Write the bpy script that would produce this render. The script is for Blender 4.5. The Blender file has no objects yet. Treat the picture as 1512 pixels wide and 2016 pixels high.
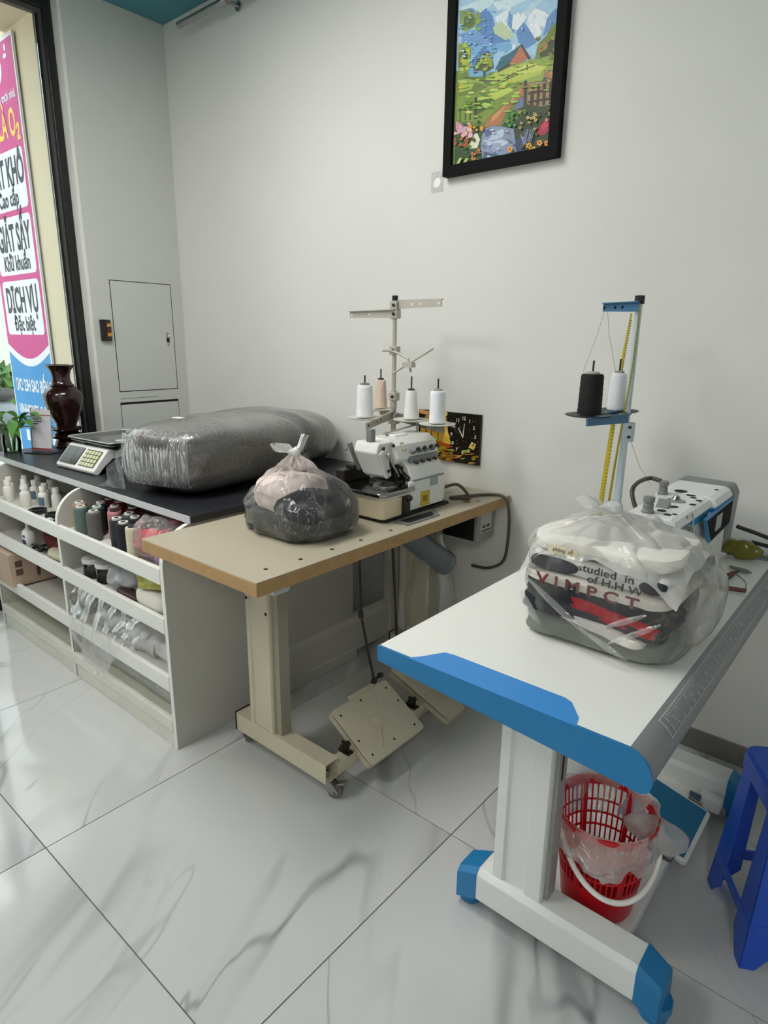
import bpy, bmesh, math, random
from mathutils import Vector, Matrix, noise, Euler
random.seed(7)
S = bpy.context.scene
COL = S.collection
PI = math.pi

# ------------------------------------------------------------------ camera
cd = bpy.data.cameras.new('camera'); cam = bpy.data.objects.new('camera', cd); COL.objects.link(cam)
cd.sensor_fit = 'VERTICAL'; cd.sensor_height = 24.0; cd.lens = 24.0 * 1247.94 / 2016.0
cd.clip_start = 0.02; cd.clip_end = 200
def cam_matrix(yaw, pitch, roll):
    f = Vector((-math.sin(yaw)*math.cos(pitch), math.cos(yaw)*math.cos(pitch), -math.sin(pitch)))
    r = Vector((math.cos(yaw), math.sin(yaw), 0)); d = f.cross(r)
    c, s = math.cos(roll), math.sin(roll)
    X = c*r + s*d; Dn = -s*r + c*d
    m = Matrix.Identity(4)
    for i in range(3):
        m[i][0] = X[i]; m[i][1] = -Dn[i]; m[i][2] = -f[i]
    return m
cam.matrix_world = Matrix.Translation((0, 0, 1.38)) @ cam_matrix(math.radians(40.1488), math.radians(15.2262), math.radians(-0.6262))
S.camera = cam

# ------------------------------------------------------------------ world, lights, exposure
W = bpy.data.worlds.new('daylight'); S.world = W; W.use_nodes = True
wn = W.node_tree.nodes; wn.clear()
wo = wn.new('ShaderNodeOutputWorld'); wb = wn.new('ShaderNodeBackground')
wb.inputs[0].default_value = (0.93, 0.97, 1.0, 1); wb.inputs[1].default_value = 2.9
W.node_tree.links.new(wb.outputs[0], wo.inputs[0])
def portal(name, loc, rot, sx, sy):
    l = bpy.data.lights.new(name, 'AREA'); l.shape = 'RECTANGLE'; l.size = sx; l.size_y = sy
    l.cycles.is_portal = True
    o = bpy.data.objects.new(name, l); COL.objects.link(o); o.location = loc; o.rotation_euler = rot
portal('window_portal', (-3.47, -0.9, 1.5), (0, -PI/2, 0), 2.9, 5.0)
S.view_settings.view_transform = 'Standard'; S.view_settings.look = 'None'
S.view_settings.gamma = 1.0; S.view_settings.use_curve_mapping = False
S.view_settings.exposure = 0.0

# ------------------------------------------------------------------ mesh helpers
def lin(c):
    if isinstance(c, str): c = tuple(int(c[i:i+2], 16) for i in (0, 2, 4))
    return tuple(((v/255.0)/12.92 if v/255.0 <= 0.04045 else ((v/255.0+0.055)/1.055)**2.4) for v in c[:3])

class MB:
    def __init__(s): s.v = []; s.f = []; s.c = []
    def add(s, vs, fs, M=None):
        o = len(s.v)
        for p in vs: s.v.append(tuple(M @ Vector(p)) if M is not None else tuple(p))
        for f in fs: s.f.append(tuple(i+o for i in f))
        return s
    def box(s, x0, x1, y0, y1, z0, z1, M=None):
        return s.add([(x0,y0,z0),(x1,y0,z0),(x1,y1,z0),(x0,y1,z0),(x0,y0,z1),(x1,y0,z1),(x1,y1,z1),(x0,y1,z1)],
              [(0,3,2,1),(4,5,6,7),(0,1,5,4),(1,2,6,5),(2,3,7,6),(3,0,4,7)], M)
    def cyl(s, p0, p1, r0, r1=None, n=16, M=None):
        r1 = r0 if r1 is None else r1
        a, b = Vector(p0), Vector(p1); d = (b-a).normalized()
        u = d.orthogonal().normalized(); w = d.cross(u); vs = []
        for c, r in ((a, r0), (b, r1)):
            for i in range(n):
                t = 2*PI*i/n; vs.append(c + u*r*math.cos(t) + w*r*math.sin(t))
        fs = [(i, (i+1)%n, n+(i+1)%n, n+i) for i in range(n)]
        fs += [tuple(range(n-1, -1, -1)), tuple(range(n, 2*n))]
        return s.add(vs, fs, M)
    def lathe(s, prof, c=(0,0,0), n=24, M=None, cap=True):
        vs = []; fs = []; m = len(prof)
        for r, z in prof:
            for i in range(n):
                t = 2*PI*i/n; vs.append((c[0]+r*math.cos(t), c[1]+r*math.sin(t), c[2]+z))
        for j in range(m-1):
            for i in range(n):
                fs.append((j*n+i, j*n+(i+1)%n, (j+1)*n+(i+1)%n, (j+1)*n+i))
        if cap: fs.append(tuple(range(n-1, -1, -1))); fs.append(tuple((m-1)*n+i for i in range(n)))
        return s.add(vs, fs, M)
    def tube(s, pts, r, n=8, closed=False, smooth=0, M=None):
        P = [Vector(p) for p in pts]
        if smooth: P = catmull(P, smooth, closed)
        m = len(P); vs = []; fs = []; prev = None
        for i, p in enumerate(P):
            a = P[(i-1) % m] if (closed or i > 0) else p
            b = P[(i+1) % m] if (closed or i < m-1) else p
            d = (b-a).normalized()
            u = d.orthogonal().normalized() if prev is None else (prev - d*prev.dot(d)).normalized()
            prev = u; w = d.cross(u)
            rr = r(i/(m-1)) if callable(r) else r
            for k in range(n):
                t = 2*PI*k/n; vs.append(p + u*rr*math.cos(t) + w*rr*math.sin(t))
        for i in range(m if closed else m-1):
            for k in range(n):
                fs.append((i*n+k, i*n+(k+1)%n, ((i+1)%m)*n+(k+1)%n, ((i+1)%m)*n+k))
        if not closed: fs += [tuple(range(n-1, -1, -1)), tuple((m-1)*n+k for k in range(n))]
        return s.add(vs, fs, M)
    def prism(s, poly, ax, a, b, M=None):
        n = len(poly)
        def p3(q, t): return {'x': (t, q[0], q[1]), 'y': (q[0], t, q[1]), 'z': (q[0], q[1], t)}[ax]
        vs = [p3(q, a) for q in poly] + [p3(q, b) for q in poly]
        fs = [tuple(range(n-1, -1, -1)), tuple(range(n, 2*n))] + [(i, (i+1)%n, n+(i+1)%n, n+i) for i in range(n)]
        return s.add(vs, fs, M)
    def grid(s, fn, nu, nv, cu=False, cv=False, M=None):
        vs = [fn(i/(nu if cu else nu-1), j/(nv if cv else nv-1)) for j in range(nv) for i in range(nu)]
        fs = []
        for j in range(nv if cv else nv-1):
            for i in range(nu if cu else nu-1):
                fs.append((j*nu+i, j*nu+(i+1)%nu, ((j+1)%nv)*nu+(i+1)%nu, ((j+1)%nv)*nu+i))
        return s.add(vs, fs, M)
    def ell(s, c, r, nu=20, nv=12, e=1.0, fn=None, M=None):
        def sp(x, k): return math.copysign(abs(x)**k, x)
        vs = []; fs = []
        for j in range(nv+1):
            ph = -PI/2 + PI*j/nv
            for i in range(nu):
                th = 2*PI*i/nu
                p = Vector((r[0]*sp(math.cos(ph), e)*sp(math.cos(th), e), r[1]*sp(math.cos(ph), e)*sp(math.sin(th), e), r[2]*sp(math.sin(ph), e)))
                p += Vector(c)
                if fn: p = fn(p)
                vs.append(p)
        for j in range(nv):
            for i in range(nu): fs.append((j*nu+i, j*nu+(i+1)%nu, (j+1)*nu+(i+1)%nu, (j+1)*nu+i))
        return s.add(vs, fs, M)
    def poly(s, pts, col=None):
        o = len(s.v); s.v += [tuple(p) for p in pts]; s.f.append(tuple(range(o, o+len(pts))))
        s.c.append(col); return s

def catmull(P, k, closed=False):
    out = []; m = len(P)
    for i in range(m if closed else m-1):
        p0 = P[(i-1) % m] if (closed or i > 0) else P[0]*2-P[1]
        p1, p2 = P[i], P[(i+1) % m]
        p3 = P[(i+2) % m] if (closed or i+2 < m) else P[-1]*2-P[-2]
        for j in range(k):
            t = j/k
            out.append(0.5*((2*p1)+(p2-p0)*t+(2*p0-5*p1+4*p2-p3)*t*t+(3*p1-p0-3*p2+p3)*t**3))
    if not closed: out.append(P[-1].copy())
    return out
def RT(loc, rz=0, rx=0, ry=0):
    return Matrix.Translation(loc) @ Euler((rx, ry, rz)).to_matrix().to_4x4()
def arc(cx, cy, r, a0, a1, n, rb=None):
    rb = r if rb is None else rb
    return [(cx+r*math.cos(math.radians(a0+(a1-a0)*i/(n-1))), cy+rb*math.sin(math.radians(a0+(a1-a0)*i/(n-1)))) for i in range(n)]
def rrect(x0, x1, y0, y1, r, n=4):
    return arc(x1-r, y0+r, r, -90, 0, n)+arc(x1-r, y1-r, r, 0, 90, n)+arc(x0+r, y1-r, r, 90, 180, n)+arc(x0+r, y0+r, r, 180, 270, n)

ROOT = {}          # object name -> world origin of its thing
def mesh_of(mb, name, smooth=None):
    me = bpy.data.meshes.new(name); me.from_pydata(mb.v, [], mb.f)
    if mb.c:
        at = me.color_attributes.new('paint', 'FLOAT_COLOR', 'CORNER'); k = 0
        for pi, p in enumerate(me.polygons):
            c = mb.c[pi] or (1, 1, 1)
            for _ in range(p.loop_total): at.data[k].color = (c[0], c[1], c[2], 1); k += 1
    me.validate(); me.update()
    if smooth:
        for p in me.polygons: p.use_smooth = True
        me.set_sharp_from_angle(angle=math.radians(smooth))
    return me
def fix_normals(me):
    bm = bmesh.new(); bm.from_mesh(me); bmesh.ops.recalc_face_normals(bm, faces=bm.faces); bm.to_mesh(me); bm.free()
def link(name, me, m, parent=None, loc=None, bevel=0, seg=2):
    o = bpy.data.objects.new(name, me); COL.objects.link(o)
    if m is not None and not me.materials: me.materials.append(m)
    if loc is not None: o.location = loc
    if parent is not None: o.parent = parent
    if bevel:
        b = o.modifiers.new('bevel', 'BEVEL'); b.width = bevel; b.segments = seg; b.limit_method = 'ANGLE'; b.angle_limit = math.radians(40)
        b.harden_normals = False
    return o
def part(name, mb, m, parent, smooth=None, bevel=0, seg=2, label=None, norm=True):
    """a mesh given in world coordinates, hung under a thing (or a part of it)"""
    o0 = ROOT[parent.name]
    mb.v = [(p[0]-o0[0], p[1]-o0[1], p[2]-o0[2]) for p in mb.v]
    me = mesh_of(mb, name, smooth)
    if norm and not mb.c: fix_normals(me)
    o = link(name, me, m, parent, None, bevel, seg); ROOT[o.name] = o0
    if label: o['label'] = label
    return o
def tag(o, label, cat, group=None, kind=None):
    o['label'] = label; o['category'] = cat
    if group: o['group'] = group
    if kind: o['kind'] = kind
    return o
def thing(name, label, cat, loc=(0,0,0), group=None):
    o = bpy.data.objects.new(name, None); COL.objects.link(o); o.location = loc; o.empty_display_size = 0.05
    ROOT[o.name] = Vector(loc); return tag(o, label, cat, group)
def solo(name, mb, m, label, cat, loc, smooth=None, bevel=0, seg=2, group=None, norm=True):
    mb.v = [(p[0]-loc[0], p[1]-loc[1], p[2]-loc[2]) for p in mb.v]
    me = mesh_of(mb, name, smooth)
    if norm and not mb.c: fix_normals(me)
    o = link(name, me, m, None, loc, bevel, seg); ROOT[o.name] = Vector(loc)
    return tag(o, label, cat, group)
def struct(name, mb, m, parent=None, smooth=None, bevel=0, label=None):
    me = mesh_of(mb, name, smooth); fix_normals(me)
    o = link(name, me, m, parent, None, bevel); ROOT[o.name] = Vector((0,0,0)); o['kind'] = 'structure'
    if label: o['label'] = label
    return o
def copy_tree(o, parent=None):
    c = o.copy(); COL.objects.link(c); c.parent = parent
    for ch in o.children: copy_tree(ch, c)
    return c
def text_mb(txt, size, M, depth=0.0004, sx=1.0, bold=0.0, align='CENTER'):
    cu = bpy.data.curves.new('lettering', 'FONT'); cu.body = txt; cu.size = size; cu.align_x = align; cu.align_y = 'CENTER'
    cu.extrude = depth; cu.offset = bold; cu.resolution_u = 3
    ob = bpy.data.objects.new('lettering', cu); COL.objects.link(ob)
    bpy.context.view_layer.update()
    me = bpy.data.meshes.new_from_object(ob.evaluated_get(bpy.context.evaluated_depsgraph_get()))
    mb = MB(); mb.add([(v.co.x*sx, v.co.y, v.co.z) for v in me.vertices], [tuple(p.vertices) for p in me.polygons], M)
    bpy.data.objects.remove(ob); bpy.data.curves.remove(cu); bpy.data.meshes.remove(me)
    return mb
def face_my(x, y, z, tilt=0):   # text frame on a surface that faces -y
    return Matrix.Translation((x, y, z)) @ Euler((PI/2+tilt, 0, 0)).to_matrix().to_4x4()
def face_px(x, y, z, tilt=0, rot=0):   # text frame on a surface that faces +x
    return Matrix.Translation((x, y, z)) @ Euler((0, 0, PI/2)).to_matrix().to_4x4() @ Euler((PI/2+tilt, 0, 0)).to_matrix().to_4x4() @ Euler((0, 0, rot)).to_matrix().to_4x4()

# ------------------------------------------------------------------ materials
MATS = {}
def newmat(name):
    m = bpy.data.materials.new(name); m.use_nodes = True; nt = m.node_tree; nt.nodes.clear()
    return m, nt, nt.nodes.new('ShaderNodeOutputMaterial')
def N(nt, t, **kw):
    n = nt.nodes.new(t)
    for k, v in kw.items():
        if k.startswith('i_'):
            key = k[2:]; n.inputs[int(key) if key.isdigit() else key.replace('_', ' ')].default_value = v
        else: setattr(n, k, v)
    return n
def mat(name, col, rough=0.5, metal=0.0, spec=0.5, bump=None, var=None, coat=0.0, trans=0.0, emit=None, attr=None, sss=0):
    if name in MATS: return MATS[name]
    m, nt, out = newmat(name); L = nt.links.new
    p = N(nt, 'ShaderNodeBsdfPrincipled'); L(p.outputs[0], out.inputs[0])
    c = lin(col)
    p.inputs['Base Color'].default_value = (*c, 1); p.inputs['Roughness'].default_value = rough; p.inputs['Metallic'].default_value = metal
    p.inputs['Specular IOR Level'].default_value = spec; p.inputs['Coat Weight'].default_value = coat; p.inputs['Transmission Weight'].default_value = trans
    if emit: p.inputs['Emission Color'].default_value = (*lin(emit[0]), 1); p.inputs['Emission Strength'].default_value = emit[1]
    tc = N(nt, 'ShaderNodeTexCoord')
    if attr:
        a = N(nt, 'ShaderNodeVertexColor', layer_name=attr); L(a.outputs[0], p.inputs['Base Color'])
    if var:
        nz = N(nt, 'ShaderNodeTexNoise'); nz.inputs['Scale'].default_value = var[0]; nz.inputs['Detail'].default_value = 5; L(tc.outputs['Object'], nz.inputs['Vector'])
        mr = N(nt, 'ShaderNodeMapRange'); mr.inputs[1].default_value = 0.3; mr.inputs[2].default_value = 0.7; mr.inputs[3].default_value = 1-var[1]; mr.inputs[4].default_value = 1+var[1]
        L(nz.outputs[0], mr.inputs[0])
        mx = N(nt, 'ShaderNodeMix', data_type='RGBA', blend_type='MULTIPLY'); mx.inputs[0].default_value = 1
        mx.inputs[6].default_value = (*c, 1)
        if attr: L(a.outputs[0], mx.inputs[6])
        L(mr.outputs[0], mx.inputs[7]); L(mx.outputs[2], p.inputs['Base Color'])
    if bump:
        nb = N(nt, 'ShaderNodeTexNoise'); nb.inputs['Scale'].default_value = bump[0]; nb.inputs['Detail'].default_value = 4; L(tc.outputs['Object'], nb.inputs['Vector'])
        bp = N(nt, 'ShaderNodeBump'); bp.inputs['Strength'].default_value = bump[1]; bp.inputs['Distance'].default_value = bump[2] if len(bump) > 2 else 0.002
        L(nb.outputs[0], bp.inputs['Height']); L(bp.outputs[0], p.inputs['Normal'])
    MATS[name] = m; return m
def plastic(name, tint=(245,245,242), base=0.12, edge=0.5, crease=0.5, scale=14.0, rough=0.18, stretch=(1,1,1), bump=0.5, milk=0.5, gloss=0.7, ior=1.42, cw=0.016):
    """thin clear film: see-through, whiter on folds and at grazing angles"""
    if name in MATS: return MATS[name]
    m, nt, out = newmat(name); L = nt.links.new
    tc = N(nt, 'ShaderNodeTexCoord'); mp = N(nt, 'ShaderNodeMapping'); mp.inputs['Scale'].default_value = stretch
    L(tc.outputs['Object'], mp.inputs[0])
    nz = N(nt, 'ShaderNodeTexNoise'); nz.inputs['Scale'].default_value = scale; nz.inputs['Detail'].default_value = 4; nz.inputs['Distortion'].default_value = 1.2; L(mp.outputs[0], nz.inputs[0])
    s1 = N(nt, 'ShaderNodeMath', operation='SUBTRACT'); s1.inputs[1].default_value = 0.5; L(nz.outputs[0], s1.inputs[0])
    ab = N(nt, 'ShaderNodeMath', operation='ABSOLUTE'); L(s1.outputs[0], ab.inputs[0])
    rg = N(nt, 'ShaderNodeMapRange'); rg.inputs[1].default_value = 0.0; rg.inputs[2].default_value = cw; rg.inputs[3].default_value = 1; rg.inputs[4].default_value = 0; L(ab.outputs[0], rg.inputs[0])
    lo = N(nt, 'ShaderNodeTexNoise'); lo.inputs['Scale'].default_value = scale*0.35; L(tc.outputs['Object'], lo.inputs[0])
    lm = N(nt, 'ShaderNodeMapRange'); lm.inputs[1].default_value = 0.4; lm.inputs[2].default_value = 0.65; L(lo.outputs[0], lm.inputs[0])
    cr = N(nt, 'ShaderNodeMath', operation='MULTIPLY'); L(rg.outputs[0], cr.inputs[0]); L(lm.outputs[0], cr.inputs[1])
    c2 = N(nt, 'ShaderNodeMath', operation='MULTIPLY'); c2.inputs[1].default_value = crease*0.45; L(cr.outputs[0], c2.inputs[0])
    lw = N(nt, 'ShaderNodeLayerWeight'); lw.inputs[0].default_value = 0.35
    e1 = N(nt, 'ShaderNodeMath', operation='POWER'); e1.inputs[1].default_value = 2.0; L(lw.outputs['Facing'], e1.inputs[0])
    e2 = N(nt, 'ShaderNodeMath', operation='MULTIPLY_ADD'); e2.inputs[1].default_value = edge; e2.inputs[2].default_value = base; L(e1.outputs[0], e2.inputs[0])
    mk = N(nt, 'ShaderNodeMath', operation='MULTIPLY_ADD'); mk.inputs[1].default_value = base*milk; L(lm.outputs[0], mk.inputs[0]); L(e2.outputs[0], mk.inputs[2])
    fc = N(nt, 'ShaderNodeMath', operation='ADD', use_clamp=True); L(mk.outputs[0], fc.inputs[0]); L(c2.outputs[0], fc.inputs[1])
    p = N(nt, 'ShaderNodeBsdfPrincipled'); p.inputs['Base Color'].default_value = (*lin(tint), 1); p.inputs['Roughness'].default_value = rough; p.inputs['Specular IOR Level'].default_value = 0.8
    tl = N(nt, "ShaderNodeBsdfTranslucent"); tl.inputs[0].default_value = (*lin(tint), 1)
    mx0 = N(nt, 'ShaderNodeMixShader'); mx0.inputs[0].default_value = 0.3; L(p.outputs[0], mx0.inputs[1]); L(tl.outputs[0], mx0.inputs[2])
    tr = N(nt, 'ShaderNodeBsdfTransparent')
    mx = N(nt, 'ShaderNodeMixShader'); L(fc.outputs[0], mx.inputs[0]); L(tr.outputs[0], mx.inputs[1]); L(mx0.outputs[0], mx.inputs[2])
    gl = N(nt, 'ShaderNodeBsdfGlossy'); gl.inputs['Roughness'].default_value = 0.12
    fr = N(nt, 'ShaderNodeFresnel'); fr.inputs[0].default_value = ior
    fg = N(nt, 'ShaderNodeMath', operation='MULTIPLY', use_clamp=True); fg.inputs[1].default_value = gloss; L(fr.outputs[0], fg.inputs[0])
    mg = N(nt, 'ShaderNodeMixShader'); L(fg.outputs[0], mg.inputs[0]); L(mx.outputs[0], mg.inputs[1]); L(gl.outputs[0], mg.inputs[2])
    L(mg.outputs[0], out.inputs[0])
    bp = N(nt, 'ShaderNodeBump'); bp.inputs['Strength'].default_value = bump; bp.inputs['Distance'].default_value = 0.006; L(nz.outputs[0], bp.inputs['Height'])
    for q in (p, gl): L(bp.outputs[0], q.inputs['Normal'])
    L(bp.outputs[0], fr.inputs['Normal'])
    MATS[name] = m; return m
def pane_glass(name, tint=(0.93,0.97,0.96), refl=1.0, rough=0.0):
    m, nt, out = newmat(name); L = nt.links.new
    tr = N(nt, 'ShaderNodeBsdfTransparent'); tr.inputs[0].default_value = (*tint, 1)
    gl = N(nt, 'ShaderNodeBsdfGlossy'); gl.inputs['Roughness'].default_value = rough
    fr = N(nt, 'ShaderNodeFresnel'); fr.inputs[0].default_value = 1.45
    ml = N(nt, 'ShaderNodeMath', operation='MULTIPLY'); ml.inputs[1].default_value = refl; L(fr.outputs[0], ml.inputs[0])
    mx = N(nt, 'ShaderNodeMixShader'); L(ml.outputs[0], mx.inputs[0]); L(tr.outputs[0], mx.inputs[1]); L(gl.outputs[0], mx.inputs[2])
    L(mx.outputs[0], out.inputs[0]); return m
def marble(name):
    m, nt, out = newmat(name); L = nt.links.new
    ge = N(nt, 'ShaderNodeNewGeometry'); oi = N(nt, 'ShaderNodeObjectInfo')
    off = N(nt, 'ShaderNodeVectorMath', operation='SCALE'); off.inputs['Scale'].default_value = 7.0
    cmb = N(nt, 'ShaderNodeCombineXYZ'); L(oi.outputs['Random'], cmb.inputs[0]); L(oi.outputs['Random'], cmb.inputs[2]); L(cmb.outputs[0], off.inputs[0])
    ad = N(nt, 'ShaderNodeVectorMath', operation='ADD'); L(ge.outputs['Position'], ad.inputs[0]); L(off.outputs[0], ad.inputs[1])
    va = math.radians(122); mp = N(nt, 'ShaderNodeCombineXYZ')
    for k, (vx, vy) in enumerate(((0.62*math.cos(va), 0.62*math.sin(va)), (-2.3*math.sin(va), 2.3*math.cos(va)))):
        dp = N(nt, 'ShaderNodeVectorMath', operation='DOT_PRODUCT'); dp.inputs[1].default_value = (vx, vy, 0.9); L(ad.outputs[0], dp.inputs[0]); L(dp.outputs['Value'], mp.inputs[k])
    def ridge(scale, dist, width, det, seed):
        a2 = N(nt, 'ShaderNodeVectorMath', operation='ADD'); a2.inputs[1].default_value = (seed, seed*0.7, seed*1.3); L(mp.outputs[0], a2.inputs[0])
        nz = N(nt, 'ShaderNodeTexNoise'); nz.inputs['Scale'].default_value = scale; nz.inputs['Detail'].default_value = det; nz.inputs['Distortion'].default_value = dist; nz.inputs['Roughness'].default_value = 0.48; L(a2.outputs[0], nz.inputs[0])
        s = N(nt, 'ShaderNodeMath', operation='SUBTRACT'); s.inputs[1].default_value = 0.5; L(nz.outputs[0], s.inputs[0])
        a = N(nt, 'ShaderNodeMath', operation='ABSOLUTE'); L(s.outputs[0], a.inputs[0])
        r = N(nt, 'ShaderNodeMapRange', interpolation_type='SMOOTHSTEP'); r.inputs[1].default_value = 0; r.inputs[2].default_value = width; r.inputs[3].default_value = 1; r.inputs[4].default_value = 0; L(a.outputs[0], r.inputs[0])
        k = N(nt, 'ShaderNodeTexNoise'); k.inputs['Scale'].default_value = scale*0.9; k.inputs['Detail'].default_value = 2; L(a2.outputs[0], k.inputs[0])
        kr = N(nt, 'ShaderNodeMapRange', interpolation_type='SMOOTHSTEP'); kr.inputs[1].default_value = 0.44; kr.inputs[2].default_value = 0.64; L(k.outputs[0], kr.inputs[0])
        q = N(nt, 'ShaderNodeMath', operation='MULTIPLY'); L(r.outputs[0], q.inputs[0]); L(kr.outputs[0], q.inputs[1]); return q.outputs[0]
    v1 = ridge(0.8, 0.5, 0.020, 3, 1.3); v2 = ridge(0.7, 0.5, 0.040, 3, 5.1); v3 = ridge(1.4, 0.6, 0.014, 3, 9.4)
    w1 = N(nt, 'ShaderNodeMath', operation='MULTIPLY'); w1.inputs[1].default_value = 0.7; L(v1, w1.inputs[0])
    w2 = N(nt, 'ShaderNodeMath', operation='MULTIPLY_ADD'); w2.inputs[1].default_value = 0.55; L(v2, w2.inputs[0]); L(w1.outputs[0], w2.inputs[2])
    w3 = N(nt, 'ShaderNodeMath', operation='MULTIPLY_ADD', use_clamp=True); w3.inputs[1].default_value = 0.5; L(v3, w3.inputs[0]); L(w2.outputs[0], w3.inputs[2])
    mx = N(nt, 'ShaderNodeMix', data_type='RGBA'); mx.inputs[6].default_value = (*lin((193,194,192)), 1); mx.inputs[7].default_value = (*lin((118,121,122)), 1); L(w3.outputs[0], mx.inputs[0])
    p = N(nt, 'ShaderNodeBsdfPrincipled'); p.inputs['Roughness'].default_value = 0.07; p.inputs['Specular IOR Level'].default_value = 0.5
    L(mx.outputs[2], p.inputs['Base Color']); L(p.outputs[0], out.inputs[0]); return m

WALLP = mat('wall_paint', (226,225,220), 0.62, spec=0.25, bump=(55, 0.12, 0.003), var=(2.0, 0.02))
BACKP = mat('grey_board', (205,208,203), 0.55, spec=0.3, bump=(60, 0.08, 0.002))
TEAL = mat('teal_ceiling_paint', (84,142,154), 0.6, spec=0.2)
WHITE_TRIM = mat('white_trim', (236,234,228), 0.5)
BLACKAL = mat('black_aluminium', (26,28,28), 0.35, spec=0.5, bump=(30, 0.05))
GREYAL = mat('grey_aluminium_bead', (84,84,80), 0.4)
CREAMW = mat('cream_render', (222,208,180), 0.8, bump=(80, 0.1))
GROUT = mat('grout', (104,96,86), 0.9)
MARB = marble('marble_tile')
SKIRT = mat('shaded_skirting', (120,118,112), 0.35, var=(6, 0.06))  # shadow at the wall foot is painted into this dark grey
CONC = mat('pale_pavement', (196,194,188), 0.85, var=(3, 0.08))
MEL = mat('white_melamine', (228,228,222), 0.42, spec=0.4, bump=(90, 0.05))
MELG = mat('grey_melamine', (190,188,180), 0.5, spec=0.35, bump=(90, 0.08))
BLACKTOP = mat('black_laminate', (34,35,40), 0.36, spec=0.45, bump=(160, 0.06))
EDGEG = mat('edge_band_grey', (196,198,200), 0.35)
LAMC = mat('cream_laminate', (180,171,150), 0.38, spec=0.4, var=(5, 0.03), bump=(120, 0.04))
MDF = mat('mdf_edge', (172,138,92), 0.7, var=(40, 0.08), bump=(150, 0.1))
CREAMM = mat('cream_enamel', (196,188,164), 0.45, var=(8, 0.04), bump=(70, 0.06))
STEEL = mat('brushed_steel', (176,176,172), 0.28, metal=1.0)
CHROME = mat('chrome', (220,220,222), 0.08, metal=1.0)
DKSTEEL = mat('dark_steel', (62,58,54), 0.45, metal=0.7)
BLACKP = mat('black_plastic', (22,22,22), 0.45)
HOLE = mat('dark_hole', (18,17,16), 0.9)
GREYP = mat('grey_plastic', (116,118,118), 0.5)
WHITEM = mat('white_enamel', (222,223,220), 0.35, spec=0.5, bump=(60, 0.04))
WHITEP = mat('white_plastic', (232,231,226), 0.35)
BLUEP = mat('table_blue', (30,116,170), 0.42, spec=0.4, bump=(120, 0.05))
BLUEL = mat('table_blue_top', (62,142,214), 0.42, spec=0.4)
WLAM = mat('white_laminate', (238,237,230), 0.4, spec=0.4)
GREYE = mat('grey_edge', (132,133,135), 0.45, var=(12, 0.03))

# ================================================================== THE SETTING
XW, YW, ZC = -3.41, 2.20, 2.96      # back wall, long wall, ceiling
XG = -3.50                           # shop window plane
XE, YE = 2.4, -3.2                   # the sides of the room behind the camera
floor = struct('floor', MB().box(XG-0.1, XE, YE, YW, -0.08, -0.003), GROUT, label='glossy white marble tile floor with grey veins')
xs = [-1.655+0.828*k for k in range(-3, 6)]; ys = [0.513+0.784*k for k in range(-5, 4)]
full = None
for i in range(len(xs)-1):
    for j in range(len(ys)-1):
        a, b = max(xs[i], XG-0.06)+0.0016, min(xs[i+1], XE)-0.0016
        c, d = max(ys[j], YE)+0.0016, min(ys[j+1], YW)-0.0016
        if b-a < 0.03 or d-c < 0.03: continue
        cx, cy = (a+b)/2, (c+d)/2; w, h = (b-a)/2, (d-c)/2
        if abs(w-0.4124) < 1e-3 and abs(h-0.3904) < 1e-3 and full: me = full
        else:
            me = mesh_of(MB().box(-w, w, -h, h, -0.008, 0), 'tile'); me.materials.append(MARB)
            if abs(w-0.4124) < 1e-3 and abs(h-0.3904) < 1e-3: full = me
        t = link('tile', me, MARB, floor, (cx, cy, 0)); ROOT[t.name] = Vector((0,0,0))
wr = struct('wall_right', MB().box(XW-0.2, XE, YW, YW+0.15, -0.08, ZC+0.1), WALLP, label='long plain off-white plaster wall')
wbk = struct('wall_back', MB().box(XW-0.13, XW, 1.66, YW, -0.08, ZC+0.1), BACKP, label='narrow grey boarded wall beside the shop window')
struct('trim_1', MB().box(XG-0.02, XW-0.001, 1.644, 1.66, 0, ZC), WHITE_TRIM, label='white plastered reveal strip beside the black frame')
struct('ceiling', MB().box(XG-0.1, XE, YE, YW, ZC, ZC+0.1), TEAL, label='teal painted ceiling')
struct('wall_left', MB().box(XG-0.1, XE, YE-0.15, YE, -0.08, ZC+0.1), WALLP)
struct('wall_front', MB().box(XE, XE+0.15, YE, YW, -0.08, ZC+0.1), WALLP)
struct('baseboard_right', MB().box(-1.68, XE, YW-0.012, YW, 0, 0.075), SKIRT, bevel=0.002, label='tile skirting along the long wall, shadow painted into its grey')

# shop window: black aluminium frame, one large pane beside the counter, more panes towards the camera
win = struct('window_1', MB().box(XG-0.05, XG+0.03, 1.602, 1.644, 0, ZC), BLACKAL, bevel=0.003, label='black aluminium shop window frame')
part('frame_bead', MB().box(XG-0.012, XG+0.012, 1.590, 1.602, 0.06, 2.86), GREYAL, win)
part('frame_bead', MB().box(XG-0.02, XG-0.003, 1.575, 1.602, 0.06, 2.86), BLACKAL, win)
part('top_rail', MB().box(XG-0.05, XG+0.03, YE, 1.602, 2.855, ZC), BLACKAL, win, bevel=0.003)
part('top_bead', MB().box(XG-0.02, XG+0.012, YE, 1.59, 2.835, 2.855), GREYAL, win)
part('bottom_rail', MB().box(XG-0.05, XG+0.03, YE, 1.602, 0, 0.06), BLACKAL, win, bevel=0.003)
for y in (0.93, -0.25, -1.45, -2.65):
    part('mullion', MB().box(XG-0.05, XG+0.03, y-0.03, y+0.03, 0.06, 2.855), BLACKAL, win, bevel=0.003)
PANE = pane_glass('window_glass')
yy = [1.575, 0.96, 0.90, -0.22, -0.28, -1.42, -1.48, -2.62, -2.68, YE]
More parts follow.
